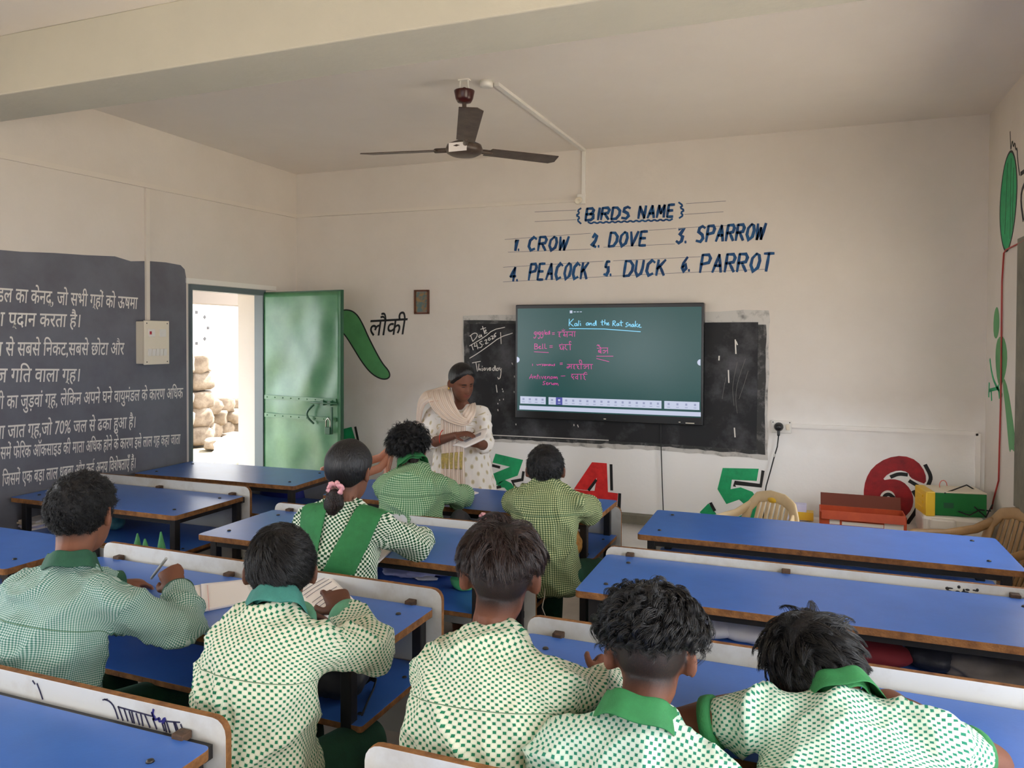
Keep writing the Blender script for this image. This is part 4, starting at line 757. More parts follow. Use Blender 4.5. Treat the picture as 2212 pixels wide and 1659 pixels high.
tag(obj('string', MB().tube([V(aY(x, y, 3.128)) for x, y in ((1150, 1170), (1160, 1215), (1172, 1240), (1178, 1265), (1176, 1290), (1171, 1312), (1180, 1335))], .002, 6), 'pvc'), 'loose pale string hanging at the end of the girl\'s desk', 'string')

pf = MB(); rq = random.Random(8)
for k in range(16):
    c = aY(rq.uniform(2045, 2115), rq.uniform(1266, 1284), 2.965); pf.ell((c[0], 2.9652, min(c[2], .758)), (rq.uniform(.003, .012), .0012, rq.uniform(.002, .006)), None, 8)
obj('peeled_patch', pf, 'iron', DESK['R2'], world=True)
# ------------------------------------------------------------------ people
def fuse(mb, voxel, it=4, lam=.5):
    """one closed skin grown round overlapping shapes"""
    me = make_mesh('t', mb, 'white'); o = link('t', me); m = o.modifiers.new('r', 'REMESH'); m.mode = 'VOXEL'; m.voxel_size = voxel; m.use_smooth_shade = True
    dg = bpy.context.evaluated_depsgraph_get(); ev = o.evaluated_get(dg); n = bpy.data.meshes.new_from_object(ev); bpy.data.objects.remove(o); bpy.data.meshes.remove(me)
    nv = len(n.vertices); co = np.empty(nv * 3); n.vertices.foreach_get('co', co); co = co.reshape(-1, 3); e = np.empty(len(n.edges) * 2, int); n.edges.foreach_get('vertices', e); e = e.reshape(-1, 2)
    deg = np.bincount(e.ravel(), minlength=nv)[:, None]
    for _ in range(it):
        acc = np.stack([np.bincount(e[:, 0], co[e[:, 1], k], nv) + np.bincount(e[:, 1], co[e[:, 0], k], nv) for k in range(3)], 1)
        co = co * (1 - lam) + lam * acc / np.maximum(deg, 1)
    n.vertices.foreach_set('co', co.ravel()); n.polygons.foreach_set('use_smooth', [True] * len(n.polygons)); n.update(); return n, co
# --- head: a radial surface with brow, eye sockets, nose, lips and chin
NA, NE = 96, 60
def head_surface(k=1.0, adult=False):
    az = np.linspace(-np.pi, np.pi, NA, endpoint=False); el = np.linspace(-np.pi / 2 + .02, np.pi / 2 - .02, NE); A, E_ = np.meshgrid(az, el)
    D = np.stack([np.sin(A) * np.cos(E_), np.cos(A) * np.cos(E_), np.sin(E_)], -1)      # azimuth 0 = face (+y), x = right
    def hit(c, r):
        c = np.array(c); r = np.array(r); a = ((D / r) ** 2).sum(-1); b = -2 * (D * c / r ** 2).sum(-1); cc = ((c / r) ** 2).sum() - 1
        return (-b + np.sqrt(np.maximum(b * b - 4 * a * cc, 0))) / (2 * a)
    r1 = hit((0, -.012, .028), (.074, .094, .086)); r2 = hit((0, .026, -.040), (.057, .064, .076)); K = 110
    r = np.log(np.exp(K * r1) + np.exp(K * r2)) / K
    P_ = D * r[..., None]; x, y, z = P_[..., 0], P_[..., 1], P_[..., 2]; f = (y > 0)
    g = lambda dx, sx, dz, sz: np.exp(-(dx / sx) ** 2 - (dz / sz) ** 2) * f
    ax = np.abs(x)
    r = r + .019 * g(x, .013, z + .018, .015) + .009 * g(x, .010, z - .004, .022) - .009 * g(ax - .031, .016, z - .012, .010) + .004 * g(ax - .030, .026, z - .031, .009) + .007 * g(x, .024, z + .047, .006) + .007 * g(x, .020, z + .058, .006) - .006 * g(x, .024, z + .0525, .0022) + .006 * g(x, .020, z + .086, .014) + .005 * g(ax - .045, .02, z + .018, .02) + .004 * g(ax - .012, .007, z + .024, .007)
    return A, E_, D, r * k
def radial_fn(k):
    A, E_, D, r = head_surface(k)
    def f(d):
        az = (np.arctan2(d[..., 0], d[..., 1]) + np.pi) / (2 * np.pi) * NA; el = (np.arcsin(np.clip(d[..., 2], -1, 1)) + np.pi / 2 - .02) / (np.pi - .04) * (NE - 1)
        i = np.clip(el.astype(int), 0, NE - 2); t = np.clip(el - i, 0, 1); j = az.astype(int) % NA; s = az - az.astype(int); j2 = (j + 1) % NA
        return (r[i, j] * (1 - s) + r[i, j2] * s) * (1 - t) + (r[i + 1, j] * (1 - s) + r[i + 1, j2] * s) * t
    return f
def grid_mesh(P_):
    ne, na = P_.shape[:2]; vs = P_.reshape(-1, 3); fs = [(i * na + j, i * na + (j + 1) % na, (i + 1) * na + (j + 1) % na, (i + 1) * na + j) for i in range(ne - 1) for j in range(na)]
    return list(vs), fs + [tuple(range(na))[::-1], tuple(range((ne - 1) * na, ne * na))]
HL = {'mid': ([0, .7, 1.2, 1.7, 2.2, 3.15], [.066, .060, .045, .020, -.012, -.022]), 'short': ([0, .7, 1.15, 1.5, 2.0, 2.5, 3.15], [.066, .060, .040, .004, -.035, -.060, -.064]), 'top': ([0, .7, 1.2, 1.7, 2.2, 3.15], [.066, .060, .050, .045, .036, .030]), 'long': ([0, .5, 1.0, 1.45, 2.0, 2.5, 3.15], [.083, .072, .036, -.005, -.045, -.068, -.075])}
def hair_h(P_, kind, k):
    az = np.abs(np.arctan2(P_[..., 0], P_[..., 1])); lim = np.interp(az, *HL[kind]) * k; return P_[..., 2] - lim
def hairmat(name, c, rough=.27):
    m = mat(name, c, rough, spec=.45); nt, b = m.node_tree, m.node_tree.nodes['Principled BSDF']; hi = nt.nodes.new('ShaderNodeHairInfo'); r = nt.nodes.new('ShaderNodeValToRGB')
    r.color_ramp.elements[0].color = tuple(q * .6 for q in c[:3]) + (1,); r.color_ramp.elements[1].color = tuple(q * 2.4 for q in c[:3]) + (1,); nt.links.new(hi.outputs['Random'], r.inputs[0]); nt.links.new(r.outputs[0], b.inputs['Base Color']); return m
M['hairk'] = hairmat('black hair strands', (.006, .0055, .0055, 1)); M['hairb'] = hairmat('brown black hair strands', (.018, .010, .008, 1))
M['hairg'] = hairmat('greyish black hair strands', (.02, .02, .02, 1), .4)
M['capk'] = mat('black hair mass', S(16, 14, 14), .5, c2=S(24, 21, 21), vs=60, bump=.5, bs=160, spec=.3); M['capb'] = mat('brown black hair mass', S(22, 16, 14), .5, c2=S(34, 25, 21), vs=60, bump=.5, bs=160, spec=.3)
M['sleek'] = mat('sleek black hair', S(13, 11, 12), .42, c2=S(22, 19, 20), vs=30, bump=.5, bs=2, spec=.45)
_nt = M['sleek'].node_tree; _mp = _nt.nodes.new('ShaderNodeMapping'); _mp.inputs['Scale'].default_value = (130, 60, 14)
_tc = next(n for n in _nt.nodes if n.type == 'TEX_COORD'); _nt.links.new(_tc.outputs['Object'], _mp.inputs['Vector'])
for n_ in _nt.nodes:
    if n_.type == 'TEX_NOISE': _nt.links.new(_mp.outputs[0], n_.inputs['Vector']); n_.inputs['Scale'].default_value = 2.2
M['eyew'] = mat('eye white', S(214, 206, 196), .25); M['iris'] = mat('dark iris', S(26, 16, 12), .2)
def skin(name, c, stub=S(34, 28, 27)):
    m = mat(name, c, .58, spec=.3, bump=.06, bs=220); nt = m.node_tree; b = nt.nodes['Principled BSDF']
    at = nt.nodes.new('ShaderNodeAttribute'); at.attribute_name = 'stubble'; nz = nt.nodes.new('ShaderNodeTexNoise'); nz.inputs['Scale'].default_value = 420
    mu = nt.nodes.new('ShaderNodeMath'); mu.operation = 'MULTIPLY_ADD'; mu.inputs[1].default_value = .5; mx = nt.nodes.new('ShaderNodeMath'); mx.operation = 'MULTIPLY'; mx.use_clamp = True
    tc = nt.nodes.new('ShaderNodeTexCoord'); nt.links.new(tc.outputs['Object'], nz.inputs['Vector'])
    nt.links.new(nz.outputs['Fac'], mu.inputs[0]); mu.inputs[2].default_value = .72; nt.links.new(mu.outputs[0], mx.inputs[0]); nt.links.new(at.outputs['Fac'], mx.inputs[1])
    c2 = nt.nodes.new('ShaderNodeMix'); c2.data_type = 'RGBA'; at2 = nt.nodes.new('ShaderNodeAttribute'); at2.attribute_name = 'lips'; c2.inputs[6].default_value = c; c2.inputs[7].default_value = S(120, 62, 58); nt.links.new(at2.outputs['Fac'], c2.inputs[0])
    c1 = nt.nodes.new('ShaderNodeMix'); c1.data_type = 'RGBA'; c1.inputs[7].default_value = stub; nt.links.new(mx.outputs[0], c1.inputs[0]); nt.links.new(c2.outputs[2], c1.inputs[6]); nt.links.new(c1.outputs[2], b.inputs['Base Color'])
    b.inputs['Subsurface Weight'].default_value = .0
    return m
def nodes_of(m): return m.node_tree, m.node_tree.nodes['Principled BSDF']
class X:   # tiny shader arithmetic
    def __init__(s, nt, k): s.nt, s.k = nt, k
    def op(s, o, b=0.0, c=None):
        n = s.nt.nodes.new('ShaderNodeMath'); n.operation = o
        for i, q in enumerate((s, b, c)):
            if q is None: continue
            if isinstance(q, X): s.nt.links.new(q.k, n.inputs[i])
            else: n.inputs[i].default_value = q
        return X(s.nt, n.outputs[0])
def mixc(nt, f, a, b):
    n = nt.nodes.new('ShaderNodeMix'); n.data_type = 'RGBA'; nt.links.new(f.k, n.inputs[0])
    for i, q in ((6, a), (7, b)):
        if hasattr(q, 'is_output'): nt.links.new(q, n.inputs[i])
        else: n.inputs[i].default_value = q
    return n.outputs[2]
def checkcloth(name, style, cell, light, dark, mid, yoke=-.13):
    m = mat(name, light, .8, spec=.2); nt, b = nodes_of(m)
    uv = nt.nodes.new('ShaderNodeUVMap'); uv.uv_map = 'UVMap'; sp = nt.nodes.new('ShaderNodeSeparateXYZ'); nt.links.new(uv.outputs[0], sp.inputs[0])
    u, v = X(nt, sp.outputs[0]).op('DIVIDE', cell), X(nt, sp.outputs[1]).op('DIVIDE', cell)
    fu, fv = u.op('FRACT'), v.op('FRACT')
    if style == 'gingham':
        a = fu.op('LESS_THAN', .5); c = fv.op('LESS_THAN', .5); s_ = a.op('ADD', c)
        colr = mixc(nt, s_.op('GREATER_THAN', .5), light, mid); colr = mixc(nt, s_.op('GREATER_THAN', 1.5), colr, dark)
    else:
        fill = .36 if style == 'dots' else .46
        par = u.op('FLOOR').op('ADD', v.op('FLOOR')).op('MODULO', 2).op('ABSOLUTE').op('LESS_THAN', .5)
        du, dv = fu.op('SUBTRACT', .5).op('ABSOLUTE'), fv.op('SUBTRACT', .5).op('ABSOLUTE'); mxx = du.op('MAXIMUM', dv)
        colr = mixc(nt, mxx.op('GREATER_THAN', .44), light, mid); colr = mixc(nt, mxx.op('LESS_THAN', fill).op('MULTIPLY', par), colr, dark)
    if yoke is not None:
        yk = X(nt, sp.outputs[1]).op('SUBTRACT', yoke).op('ABSOLUTE').op('LESS_THAN', .0012); colr = mixc(nt, yk, colr, S(96, 120, 92))
    nt.links.new(colr, b.inputs['Base Color'])
    nz = nt.nodes.new('ShaderNodeTexNoise'); nz.inputs['Scale'].default_value = 17; nz.inputs['Detail'].default_value = 3; tc = nt.nodes.new('ShaderNodeTexCoord'); nt.links.new(tc.outputs['Object'], nz.inputs['Vector'])
    bu = nt.nodes.new('ShaderNodeBump'); bu.inputs['Strength'].default_value = .55; bu.inputs['Distance'].default_value = .016; nt.links.new(nz.outputs['Fac'], bu.inputs['Height']); nt.links.new(bu.outputs[0], b.inputs['Normal'])
    return m
def axes(a, b, side):
    t = (b - a); L = np.linalg.norm(t); t = t / L; s = side - t * np.dot(side, t); s /= np.linalg.norm(s) + 1e-9; return t, s, np.cross(t, s), L
def hand(mb, w, d, nrm, thumb, k=1.0, curl=(.5, .5, .55, .6), tc=.3, spread=1.0):
    """palm and five bent fingers; d = finger direction, nrm = back of the hand, thumb = side the thumb leaves from"""
    d, nrm = V(d).normalized(), V(nrm).normalized(); nrm = (nrm - d * nrm.dot(d)).normalized(); lat = d.cross(nrm).normalized(); w = V(w)
    lat = lat if lat.dot(V(thumb)) > 0 else -lat                                         # towards the thumb
    mb.tube([w, w + d * .03 * k, w + d * .062 * k, w + d * .082 * k], [(.026 * k, .020 * k), (.034 * k, .018 * k), (.038 * k, .016 * k), (.036 * k, .012 * k)], 14, side=lat, cap=.6)
    for i, (o, L) in enumerate(((.029, .068), (.0098, .076), (-.0098, .071), (-.0285, .056))):
        p = w + d * (.080 if i < 3 else .074) * k + lat * o * k * spread; ang = 0; pts = [p - d * .012 * k, p]
        for j, fr in enumerate((.46, .30, .24)):
            ang += curl[i] * (1.0, 1.15, .8)[j]; q = d * math.cos(ang) - nrm * math.sin(ang); p = p + q * L * fr * k; pts.append(p)
        mb.tube(pts, [.0088 * k, .0088 * k, .0082 * k, .0075 * k, .0062 * k], 10)
    p = w + d * .022 * k + lat * .028 * k; q1 = (lat * .75 + d * .62 - nrm * .35).normalized(); q2 = (lat * (.55 - tc) + d * .9 - nrm * (.25 + tc)).normalized(); q3 = (lat * (.2 - tc) + d * .95 - nrm * (.3 + tc)).normalized()
    mb.tube([w + d * .008 * k + lat * .01 * k, p, p + q1 * .028 * k, p + q1 * .028 * k + q2 * .026 * k, p + q1 * .028 * k + q2 * .026 * k + q3 * .018 * k], [.014 * k, .013 * k, .0105 * k, .0095 * k, .0075 * k], 10)
def grow_hair(name, par, rf, Rh, hc, k, st, seed):
    rng = np.random.default_rng(seed); off0 = st.get('off', .006)
    ng, nc, K = st['n'], st['ch'], st.get('K', 8); W = np.array(st.get('whorl', (0, -.62, .78))); W = W / np.linalg.norm(W)
    d = rng.normal(size=(ng * 8, 3)); d /= np.linalg.norm(d, axis=1)[:, None]; p = d * rf(d)[:, None]; h = hair_h(p, st['line'], k); ok = h > .002; p, d, h = p[ok][:ng], d[ok][:ng], h[ok][:ng]
    ng = len(p); grd = np.clip(h / st.get('fade', .05), .25, 1); L = st['len'] * grd * rng.uniform(.75, 1.2, ng)
    def flow(p):
        n = p / np.linalg.norm(p, axis=1)[:, None]
        if 'to' in st:
            B = np.array(st['to']) * k; t = B - p; t /= np.linalg.norm(t, axis=1)[:, None] + 1e-9
        else: t = n - W * (n @ W)[:, None]
        t = t - n * (t * n).sum(1)[:, None]; t /= np.linalg.norm(t, axis=1)[:, None] + 1e-6
        return n, t + np.cross(n, t) * st.get('swirl', .5)
    def run(p, L, cur, ph, gu, jit):
        pts = [p]; x = p.copy(); n, t = flow(x); lift = st['lift']; dirn = n * lift + t * (1 - lift) + jit; e0 = None
        for i in range(1, K):
            s = i / (K - 1); n, t = flow(x); dirn = dirn * .55 + (t * (1 - lift * (1 - s)) + n * lift * (1 - s) * .8 + np.array((0, 0, -st.get('grav', .4) * s)) + jit * .8) * .45
            dirn /= np.linalg.norm(dirn, axis=1)[:, None]; x = x + dirn * (L / (K - 1))[:, None]
            r = np.linalg.norm(x, axis=1); dd = x / r[:, None]; mn = rf(dd) + (off0 * (.3 + .7 * min(1, s * 2)) * gu + st.get('thick', .01) * .8) * k; r2 = np.maximum(r, mn)
            if 'to' not in st: r2 = np.maximum(mn * (1 - .25 * s * s * .2), r2 + (mn - r2) * st.get('hug', .32) * s)
            if 'to' in st: r2 = np.minimum(r2, mn + .004)
            x = dd * r2[:, None]
            y = x
            if cur: 
                e1 = np.cross(dirn, n); e1 /= np.linalg.norm(e1, axis=1)[:, None] + 1e-6; e2 = np.cross(dirn, e1); w_ = st.get('freq', 9) * s + ph
                y = x + (e1 * np.cos(w_)[:, None] + e2 * np.sin(w_)[:, None]) * cur * min(1, s * 2.5)
            pts.append(y)
        return np.stack(pts, 1)
    jit = rng.normal(size=(ng, 3)) * st.get('jit', .25); gu = rng.uniform(.5, 1.4, ng); ph = rng.uniform(0, 6.28, ng); G = run(p, L, st.get('curl', 0), ph, gu, jit)
    allc = []
    for c in range(nc):
        o = rng.normal(size=(ng, 3)) * st.get('clump', .006); q = p + o; nd = q / np.linalg.norm(q, axis=1)[:, None]; q = nd * rf(nd)[:, None]; dv = (q - p)[:, None, :]
        s = np.linspace(0, 1, K)[None, :, None]; tw = rng.normal(size=(ng, 1, 3)) * st.get('fray', .004)
        allc.append(G + dv * (1 - s * st.get('conv', .75)) + tw * s ** 2)
    C_ = np.concatenate(allc); C_ = C_ @ np.array(Rh).T + np.array(hc)
    if st.get('tail') is not None: C_ = np.concatenate([C_, st['tail']])
    hcu = bpy.data.hair_curves.new(name); hcu.add_curves([K] * len(C_)); hcu.attributes['position'].data.foreach_set('vector', C_.astype(np.float32).ravel())
    ra = hcu.attributes.new('radius', 'FLOAT', 'POINT'); rr = np.tile(np.interp(np.linspace(0, 1, K), [0, .6, 1], [1, .85, .25]) * st.get('rad', .0005), len(C_)); ra.data.foreach_set('value', rr.astype(np.float32))
    hcu.materials.append(M[st['mat']]); o = link(name, hcu, par); return o
def wrinkle(co, axis_a, axis_b, amp, seed):
    out = co.copy()
    return out
def person(label, J, st, cloth, collar='green', cuff=None, skin_c=S(104, 66, 48), kurta=None, vox=.0048, short_sleeve=False):
    """J: joints in metres: hip, c7, head, yaw/pitch/roll of the head, shoulders, elbows, wrists, hands; returns the root"""
    A_ = lambda q: np.array(q, float); hip, c7, hd = A_(J['hip']), A_(J['c7']), A_(J['head']); k = J.get('k', .95); shs, els, wrs = [A_(q) for q in J['sh']], [A_(q) for q in J['el']], [A_(q) for q in J['wr']]
    sd = shs[1] - shs[0]; sd[2] *= .5; sd /= np.linalg.norm(sd); hs = A_(J.get('hipside', (sd[0], sd[1], 0))); hs /= np.linalg.norm(hs)
    up = c7 - hip; fw = np.cross(np.array((0, 0, 1.)), sd); fw /= np.linalg.norm(fw); bow = J.get('bow', .03)
    root = empty('person', (hip[0], hip[1], 0), label, 'person', J.get('group')); rl = np.array((hip[0], hip[1], 0))
    yaw, pit, rol = [math.radians(a) for a in J['rot']]; Rh = Matrix.Rotation(yaw, 3, 'Z') @ Matrix.Rotation(pit, 3, 'X') @ Matrix.Rotation(rol, 3, 'Y')
    mid = lambda t, b=0: hip + up * t - fw * b
    spine = [mid(0), mid(.33, bow * .7), mid(.62, bow), mid(.86, bow * .6), c7]
    hb = A_(hd) + np.array(Rh @ V((0, -.02, -.05))) * k; ctr = lambda pts: [np.array(p) - rl for p in pts]
    # body: one continuous skin
    b = MB(); w_ = J.get('w', 1.0)
    b.tube(ctr(spine), [(.125 * w_, .095 * w_), (.110 * w_, .085 * w_), (.128 * w_, .09 * w_), (.088 * w_, .058), (.042, .040)], 16, side=hs)
    b.tube(ctr([c7 - up * .04, c7, (c7 + hb) / 2, hb]), [.040 * k, .044 * k, .048 * k, .057 * k], 14)
    Rn = np.array(Rh); A0, E0, D0, r0 = head_surface(k * J.get('hk', 1.0)); vs, fs = grid_mesh((D0 * r0[..., None]) @ Rn.T + hd - rl); b.add(vs, fs)
    for s in (-1, 1):
        ec = Rh @ V((s * .076, -.012, -.004)) * k; Re = Rh @ Matrix.Rotation(s * .75, 3, 'Z'); ec = ec * 1.04; q = V(hd - rl) + ec
        b.ell(q, (.008 * k, .018 * k, .029 * k), Re, 12); b.tube([q + Re @ V((s * .005, .017 * math.cos(t) , .028 * math.sin(t))) * k for t in np.linspace(-.9, 4.2, 12)], .0055 * k, 8)
    for i in (0, 1):
        m_ = (shs[i] + els[i]) / 2; tap = J.get('arm', 1.0)
        b.tube(ctr([c7 - up * .12, shs[i], m_, els[i]]), [.032, .040 * tap, .038 * tap, .034 * tap], 12); b.tube(ctr([els[i], els[i] * .6 + wrs[i] * .4, wrs[i]]), [(.033 * tap, .033 * tap), (.034 * tap, .034 * tap), (.024 * k, .020 * k)], 12)
        if J['hand'][i]: hh = J['hand'][i]; hand(b, wrs[i] - rl, *hh[:3], k=hh[3], curl=hh[4] if len(hh) > 4 else (.5, .5, .55, .6), tc=hh[5] if len(hh) > 5 else .3)
        else:
            dd = wrs[i] - els[i]; hand(b, wrs[i] - rl, dd, (0, 0, 1), sd * (1 if i == 0 else -1), k=.85)
        s = -1 if i == 0 else 1; hj = hip + hs * s * .08 - np.array((0, 0, .02)); kn = A_(J['knee'][i]) if 'knee' in J else hip + hs * s * .10 + fw * .37 + np.array((0, 0, -.075)); an = A_(J['ankle'][i]) if 'ankle' in J else kn + np.array((0, 0, .07 - kn[2])) - fw * .03
        b.tube(ctr([hj, (hj + kn) / 2, kn]), [.062, .055, .046], 12); b.tube(ctr([kn, kn * .65 + an * .35, an]), [.046, .044, .03], 12)
        b.tube(ctr([an - np.array((0, 0, .02)), an + fw * .07 - np.array((0, 0, .043)), an + fw * .15 - np.array((0, 0, .05))]), [(.03, .028), (.036, .024), (.034, .016)], 12, side=hs)
        J.setdefault('_leg', []).append((hj, kn, an))
    me, co = fuse(b, vox, 3, .5); me.name = 'body'; me.materials.clear(); me.materials.append(skin('skin of ' + label[:24], skin_c))
    loc = (co + rl - hd) @ Rn / 1.0; h = hair_h(loc, 'short', k); near = np.linalg.norm(loc, axis=1) < .14 * k
    stb = np.clip((h + .012) / .035, 0, 1) * near * (np.abs(loc[:, 0]) < .0765 * k * J.get('hk', 1)) * J.get('stub', 1.0); at = me.attributes.new('stubble', 'FLOAT', 'POINT'); at.data.foreach_set('value', stb.astype(np.float32))
    lp = np.exp(-(loc[:, 0] / (.024 * k)) ** 4 - ((loc[:, 2] + .0525 * k) / (.012 * k)) ** 4) * (loc[:, 1] > .06 * k) * near; at = me.attributes.new('lips', 'FLOAT', 'POINT'); at.data.foreach_set('value', (lp * .7).astype(np.float32))
    body = link('body', me, root)
    # clothes
    c = MB(); kk = J.get('cw', 1.0)
    lo = [mid(-.13), mid(.02)] if kurta is None else []
    if kurta is None:
        c.tube(ctr([mid(-.02) + np.array((0, 0, -.045)), mid(.05), mid(.33, bow * .8), mid(.62, bow * 1.1), mid(.84, bow * .7), c7 - up * .06, c7 + up * .0]), [(.160 * kk, .122), (.156 * kk, .126), (.146 * kk, .116), (.150 * kk, .110), (.134 * kk, .088), (.086, .070), (.060, .060)], 20, side=hs, cap=.22)
    else:
        z0 = kurta; lows = [(.30, .24), (.285, .23), (.25, .20)]
        c.tube(ctr([np.array((hip[0], hip[1], z0)), np.array((hip[0], hip[1], z0 * .5 + hip[2] * .5)), np.array((hip[0], hip[1], hip[2] - .05)), mid(.3, bow), mid(.62, bow), mid(.84, bow * .6), c7 - up * .13, c7 - up * .11]), [(.25, .21), (.235, .19), (.205, .155), (.17, .13), (.168, .13), (.15, .095), (.085, .065), (.06, .055)], 24, side=hs, cap=.1)
    for i in (0, 1):
        m_ = (shs[i] + els[i]) / 2; tz = .07 if kurta is None else .15; c.tube(ctr([c7 - up * tz, (c7 - up * (tz - .02)) * .5 + shs[i] * .5, shs[i]]), [.048, .046, .050 * kk], 14)
        if short_sleeve:
            e_ = shs[i] + (els[i] - shs[i]) * .55; c.tube(ctr([shs[i], e_]), [.054 * kk, .053], 16, cap=.2)
        else:
            e_ = els[i] + (els[i] - m_) * .0; f_ = els[i] + (wrs[i] - els[i]) * J.get('sleeve', .9)
            c.tube(ctr([shs[i], m_, els[i]]), [.052 * kk, .055, .057], 16, cap=.6); c.tube(ctr([els[i], els[i] * .5 + f_ * .5, f_]), [.059, .053, .043], 16, cap=.2)
    me, co = fuse(c, .0095, 11, .5)
    nv = len(co); nrm = np.empty(nv * 3); me.vertices.foreach_get('normal', nrm); nrm = nrm.reshape(-1, 3); sdd = st.get('seed', 1); dsp = np.empty(nv); wa = J.get('wr_amp', .021)
    for i in range(nv):
        x, y, z = co[i]; q = noise.noise((x * 5 + sdd * 7, y * 5, z * 5)); r1_ = 1 - abs(noise.noise((x * 7 + q * 1.6 + sdd, y * 7, z * 4.2 + q))) * 2.0; r2_ = 1 - abs(noise.noise((x * 15 + sdd * 3, y * 15 + q * 2, z * 9 - q * 2))) * 2
        dsp[i] = wa * (max(0, r1_) ** 2 * .9 - .35 + .35 * max(0, r2_) ** 2 + .3 * q)
    if kurta is not None: dsp += .012 * np.sin(np.arctan2(co[:, 1], co[:, 0]) * 13 + 2 * co[:, 2]) * np.clip((hip[2] + .1 - co[:, 2]) / .3, 0, 1)
    co2 = co + nrm * dsp[:, None]; me.vertices.foreach_set('co', co2.ravel()); me.update()
    bv = BVHTree.FromPolygons([V(q) for q in co2], [tuple(p.vertices) for p in me.polygons]); nn = hb - c7; nn /= np.linalg.norm(nn); c0 = c7 - rl
    for vv in body.data.vertices:
        q = np.array(vv.co) - c0
        if np.linalg.norm(q) < .2 and q @ fw < .03 and q @ nn < (.004 if kurta is None else -.03) and q[2] < .03:
            p_, n_, _, _ = bv.find_nearest(vv.co)
            if p_ is not None and (vv.co - p_).dot(n_) > -.006: vv.co = p_ - n_ * .007
    body.data.update()
    # cloth coordinates: along and round the torso or the sleeve each face belongs to
    segs = [(hip - rl, c7 - rl, hs, .155, .105)] + [(shs[i] - rl, els[i] - rl, np.array((0, 0, 1.)), .06, .06) for i in (0, 1)] + [(els[i] - rl, wrs[i] - rl, np.array((0, 0, 1.)), .05, .05) for i in (0, 1)]
    nf = len(me.polygons); fc = np.empty(nf * 3); me.polygons.foreach_get('center', fc); fc = fc.reshape(-1, 3); best = np.full(nf, 1e9); sid = np.zeros(nf, int)
    for si, (a, b_, s, ra, rb) in enumerate(segs):
        t, s_, u_, L = axes(a, b_, s); q = fc - a; al = q @ t; cl = np.clip(al, (.05 if si < 3 else 0) if si else -1, L if si else L + .1); rd = np.sqrt(((q @ s_) / ra) ** 2 + ((q @ u_) / rb) ** 2); dist = rd + np.abs(al - cl) / .05 * .8 - (.25 if si == 0 else 0)
        bt = dist < best; best[bt] = dist[bt]; sid[bt] = si
    lt = np.empty(nf, int); me.polygons.foreach_get('loop_total', lt); lv = np.empty(len(me.loops), int); me.loops.foreach_get('vertex_index', lv); ls = np.repeat(sid, lt); lc = np.repeat(fc, lt, 0); UV = np.zeros((len(lv), 2)); P_ = co[lv]
    for si, (a, b_, s, ra, rb) in enumerate(segs):
        m2 = ls == si; t, s_, u_, L = axes(a, b_, s)
        def ang(q): return np.arctan2((q @ s_) / ra, (q @ u_) / rb * (-1 if si == 0 else 1))
        q = P_[m2] - a; th = ang(q); th0 = ang(lc[m2] - a); th = th0 + (th - th0 + np.pi) % (2 * np.pi) - np.pi; uu = th * ra; vv = q @ t - (L if si == 0 else 0) + (.5 if si else 0)
        if si == 0:
            wv = np.clip((vv + .17) / .12, 0, 1); wv = wv * wv * (3 - 2 * wv); front = (q @ u_) > 0 if np.dot(u_, fw) > 0 else (q @ u_) < 0
            uu = uu * (1 - wv) + (q @ s_) * wv * np.where(np.sign(th) == np.sign(q @ s_), 1, -1); vv = vv + wv * np.maximum(q @ fw + .10, -.02) * .5
        UV[m2, 0] = uu; UV[m2, 1] = vv
    uvl = me.uv_layers.new(name='UVMap'); uvl.data.foreach_set('uv', UV.astype(np.float32).ravel())
    me.name = 'shirt'; me.materials.clear(); me.materials.append(M[cloth] if isinstance(cloth, str) else cloth); shirt = link('kurta' if kurta is not None else 'shirt', me, root)
    tr = MB()
    for hj, kn, an in J['_leg']:
        tr.tube(ctr([hj, (hj + kn) / 2, kn]), [.085, .074, .064], 14); tr.tube(ctr([kn, kn * .5 + an * .5, an + np.array((0, 0, .03))]), [.064, .06, .056], 14, cap=.15)
    tr.ell(hip - rl - np.array((0, 0, .02)), (.14, .115, .075), None, 18); mt2, _ = fuse(tr, .013, 5); mt2.name = 'trousers'; mt2.materials.clear(); mt2.materials.append(M['trouser'] if kurta is None else M['pvcw']); link('trousers', mt2, root)
    if collar:
        nd = hb - c7; nd /= np.linalg.norm(nd); nd = nd + np.array((0, 0, .9)); nd /= np.linalg.norm(nd); sx_ = sd - nd * np.dot(sd, nd); sx_ /= np.linalg.norm(sx_); fy_ = np.cross(nd, sx_); o = c7 - rl + nd * J.get('col_up', .006)
        rows = []
        for j in range(41):
            a = math.radians(-158 + 316 * j / 40) ; cs, sn = math.sin(a), -math.cos(a); fr = abs(a) / math.radians(158); rr = []
            for (rad, hgt) in ((.050, -.012), (.053, .018), (.0555, .028), (.058, .031), (.061, .024), (.067 + .008 * fr, .002 - .012 * fr), (.073 + .022 * fr ** 3, -.014 - .03 * fr ** 3)):
                wob = .0025 * math.sin(a * 5 + sdd); rr.append(o + sx_ * cs * (rad + wob) * J.get('ck', 1.0) + fy_ * sn * (rad + wob) * .95 * J.get('ck', 1.0) + nd * (hgt * J.get('ch', 1.0) + wob))
            rows.append(rr)
        obj('collar', MB().sheet(rows), collar, root, solid=.003, sub=1)
    if cuff:
        for i in (0, 1):
            if short_sleeve: a = shs[i] + (els[i] - shs[i]) * .54; b_ = shs[i] + (els[i] - shs[i]) * .66; r_ = .0535
            else: a = els[i] + (wrs[i] - els[i]) * .78; b_ = els[i] + (wrs[i] - els[i]) * .98; r_ = .047
            obj('cuff', MB().tube(ctr([a, a * .5 + b_ * .5, b_]), [r_ * .97, r_, r_ * .97], 24, cap=.06), cuff, root)
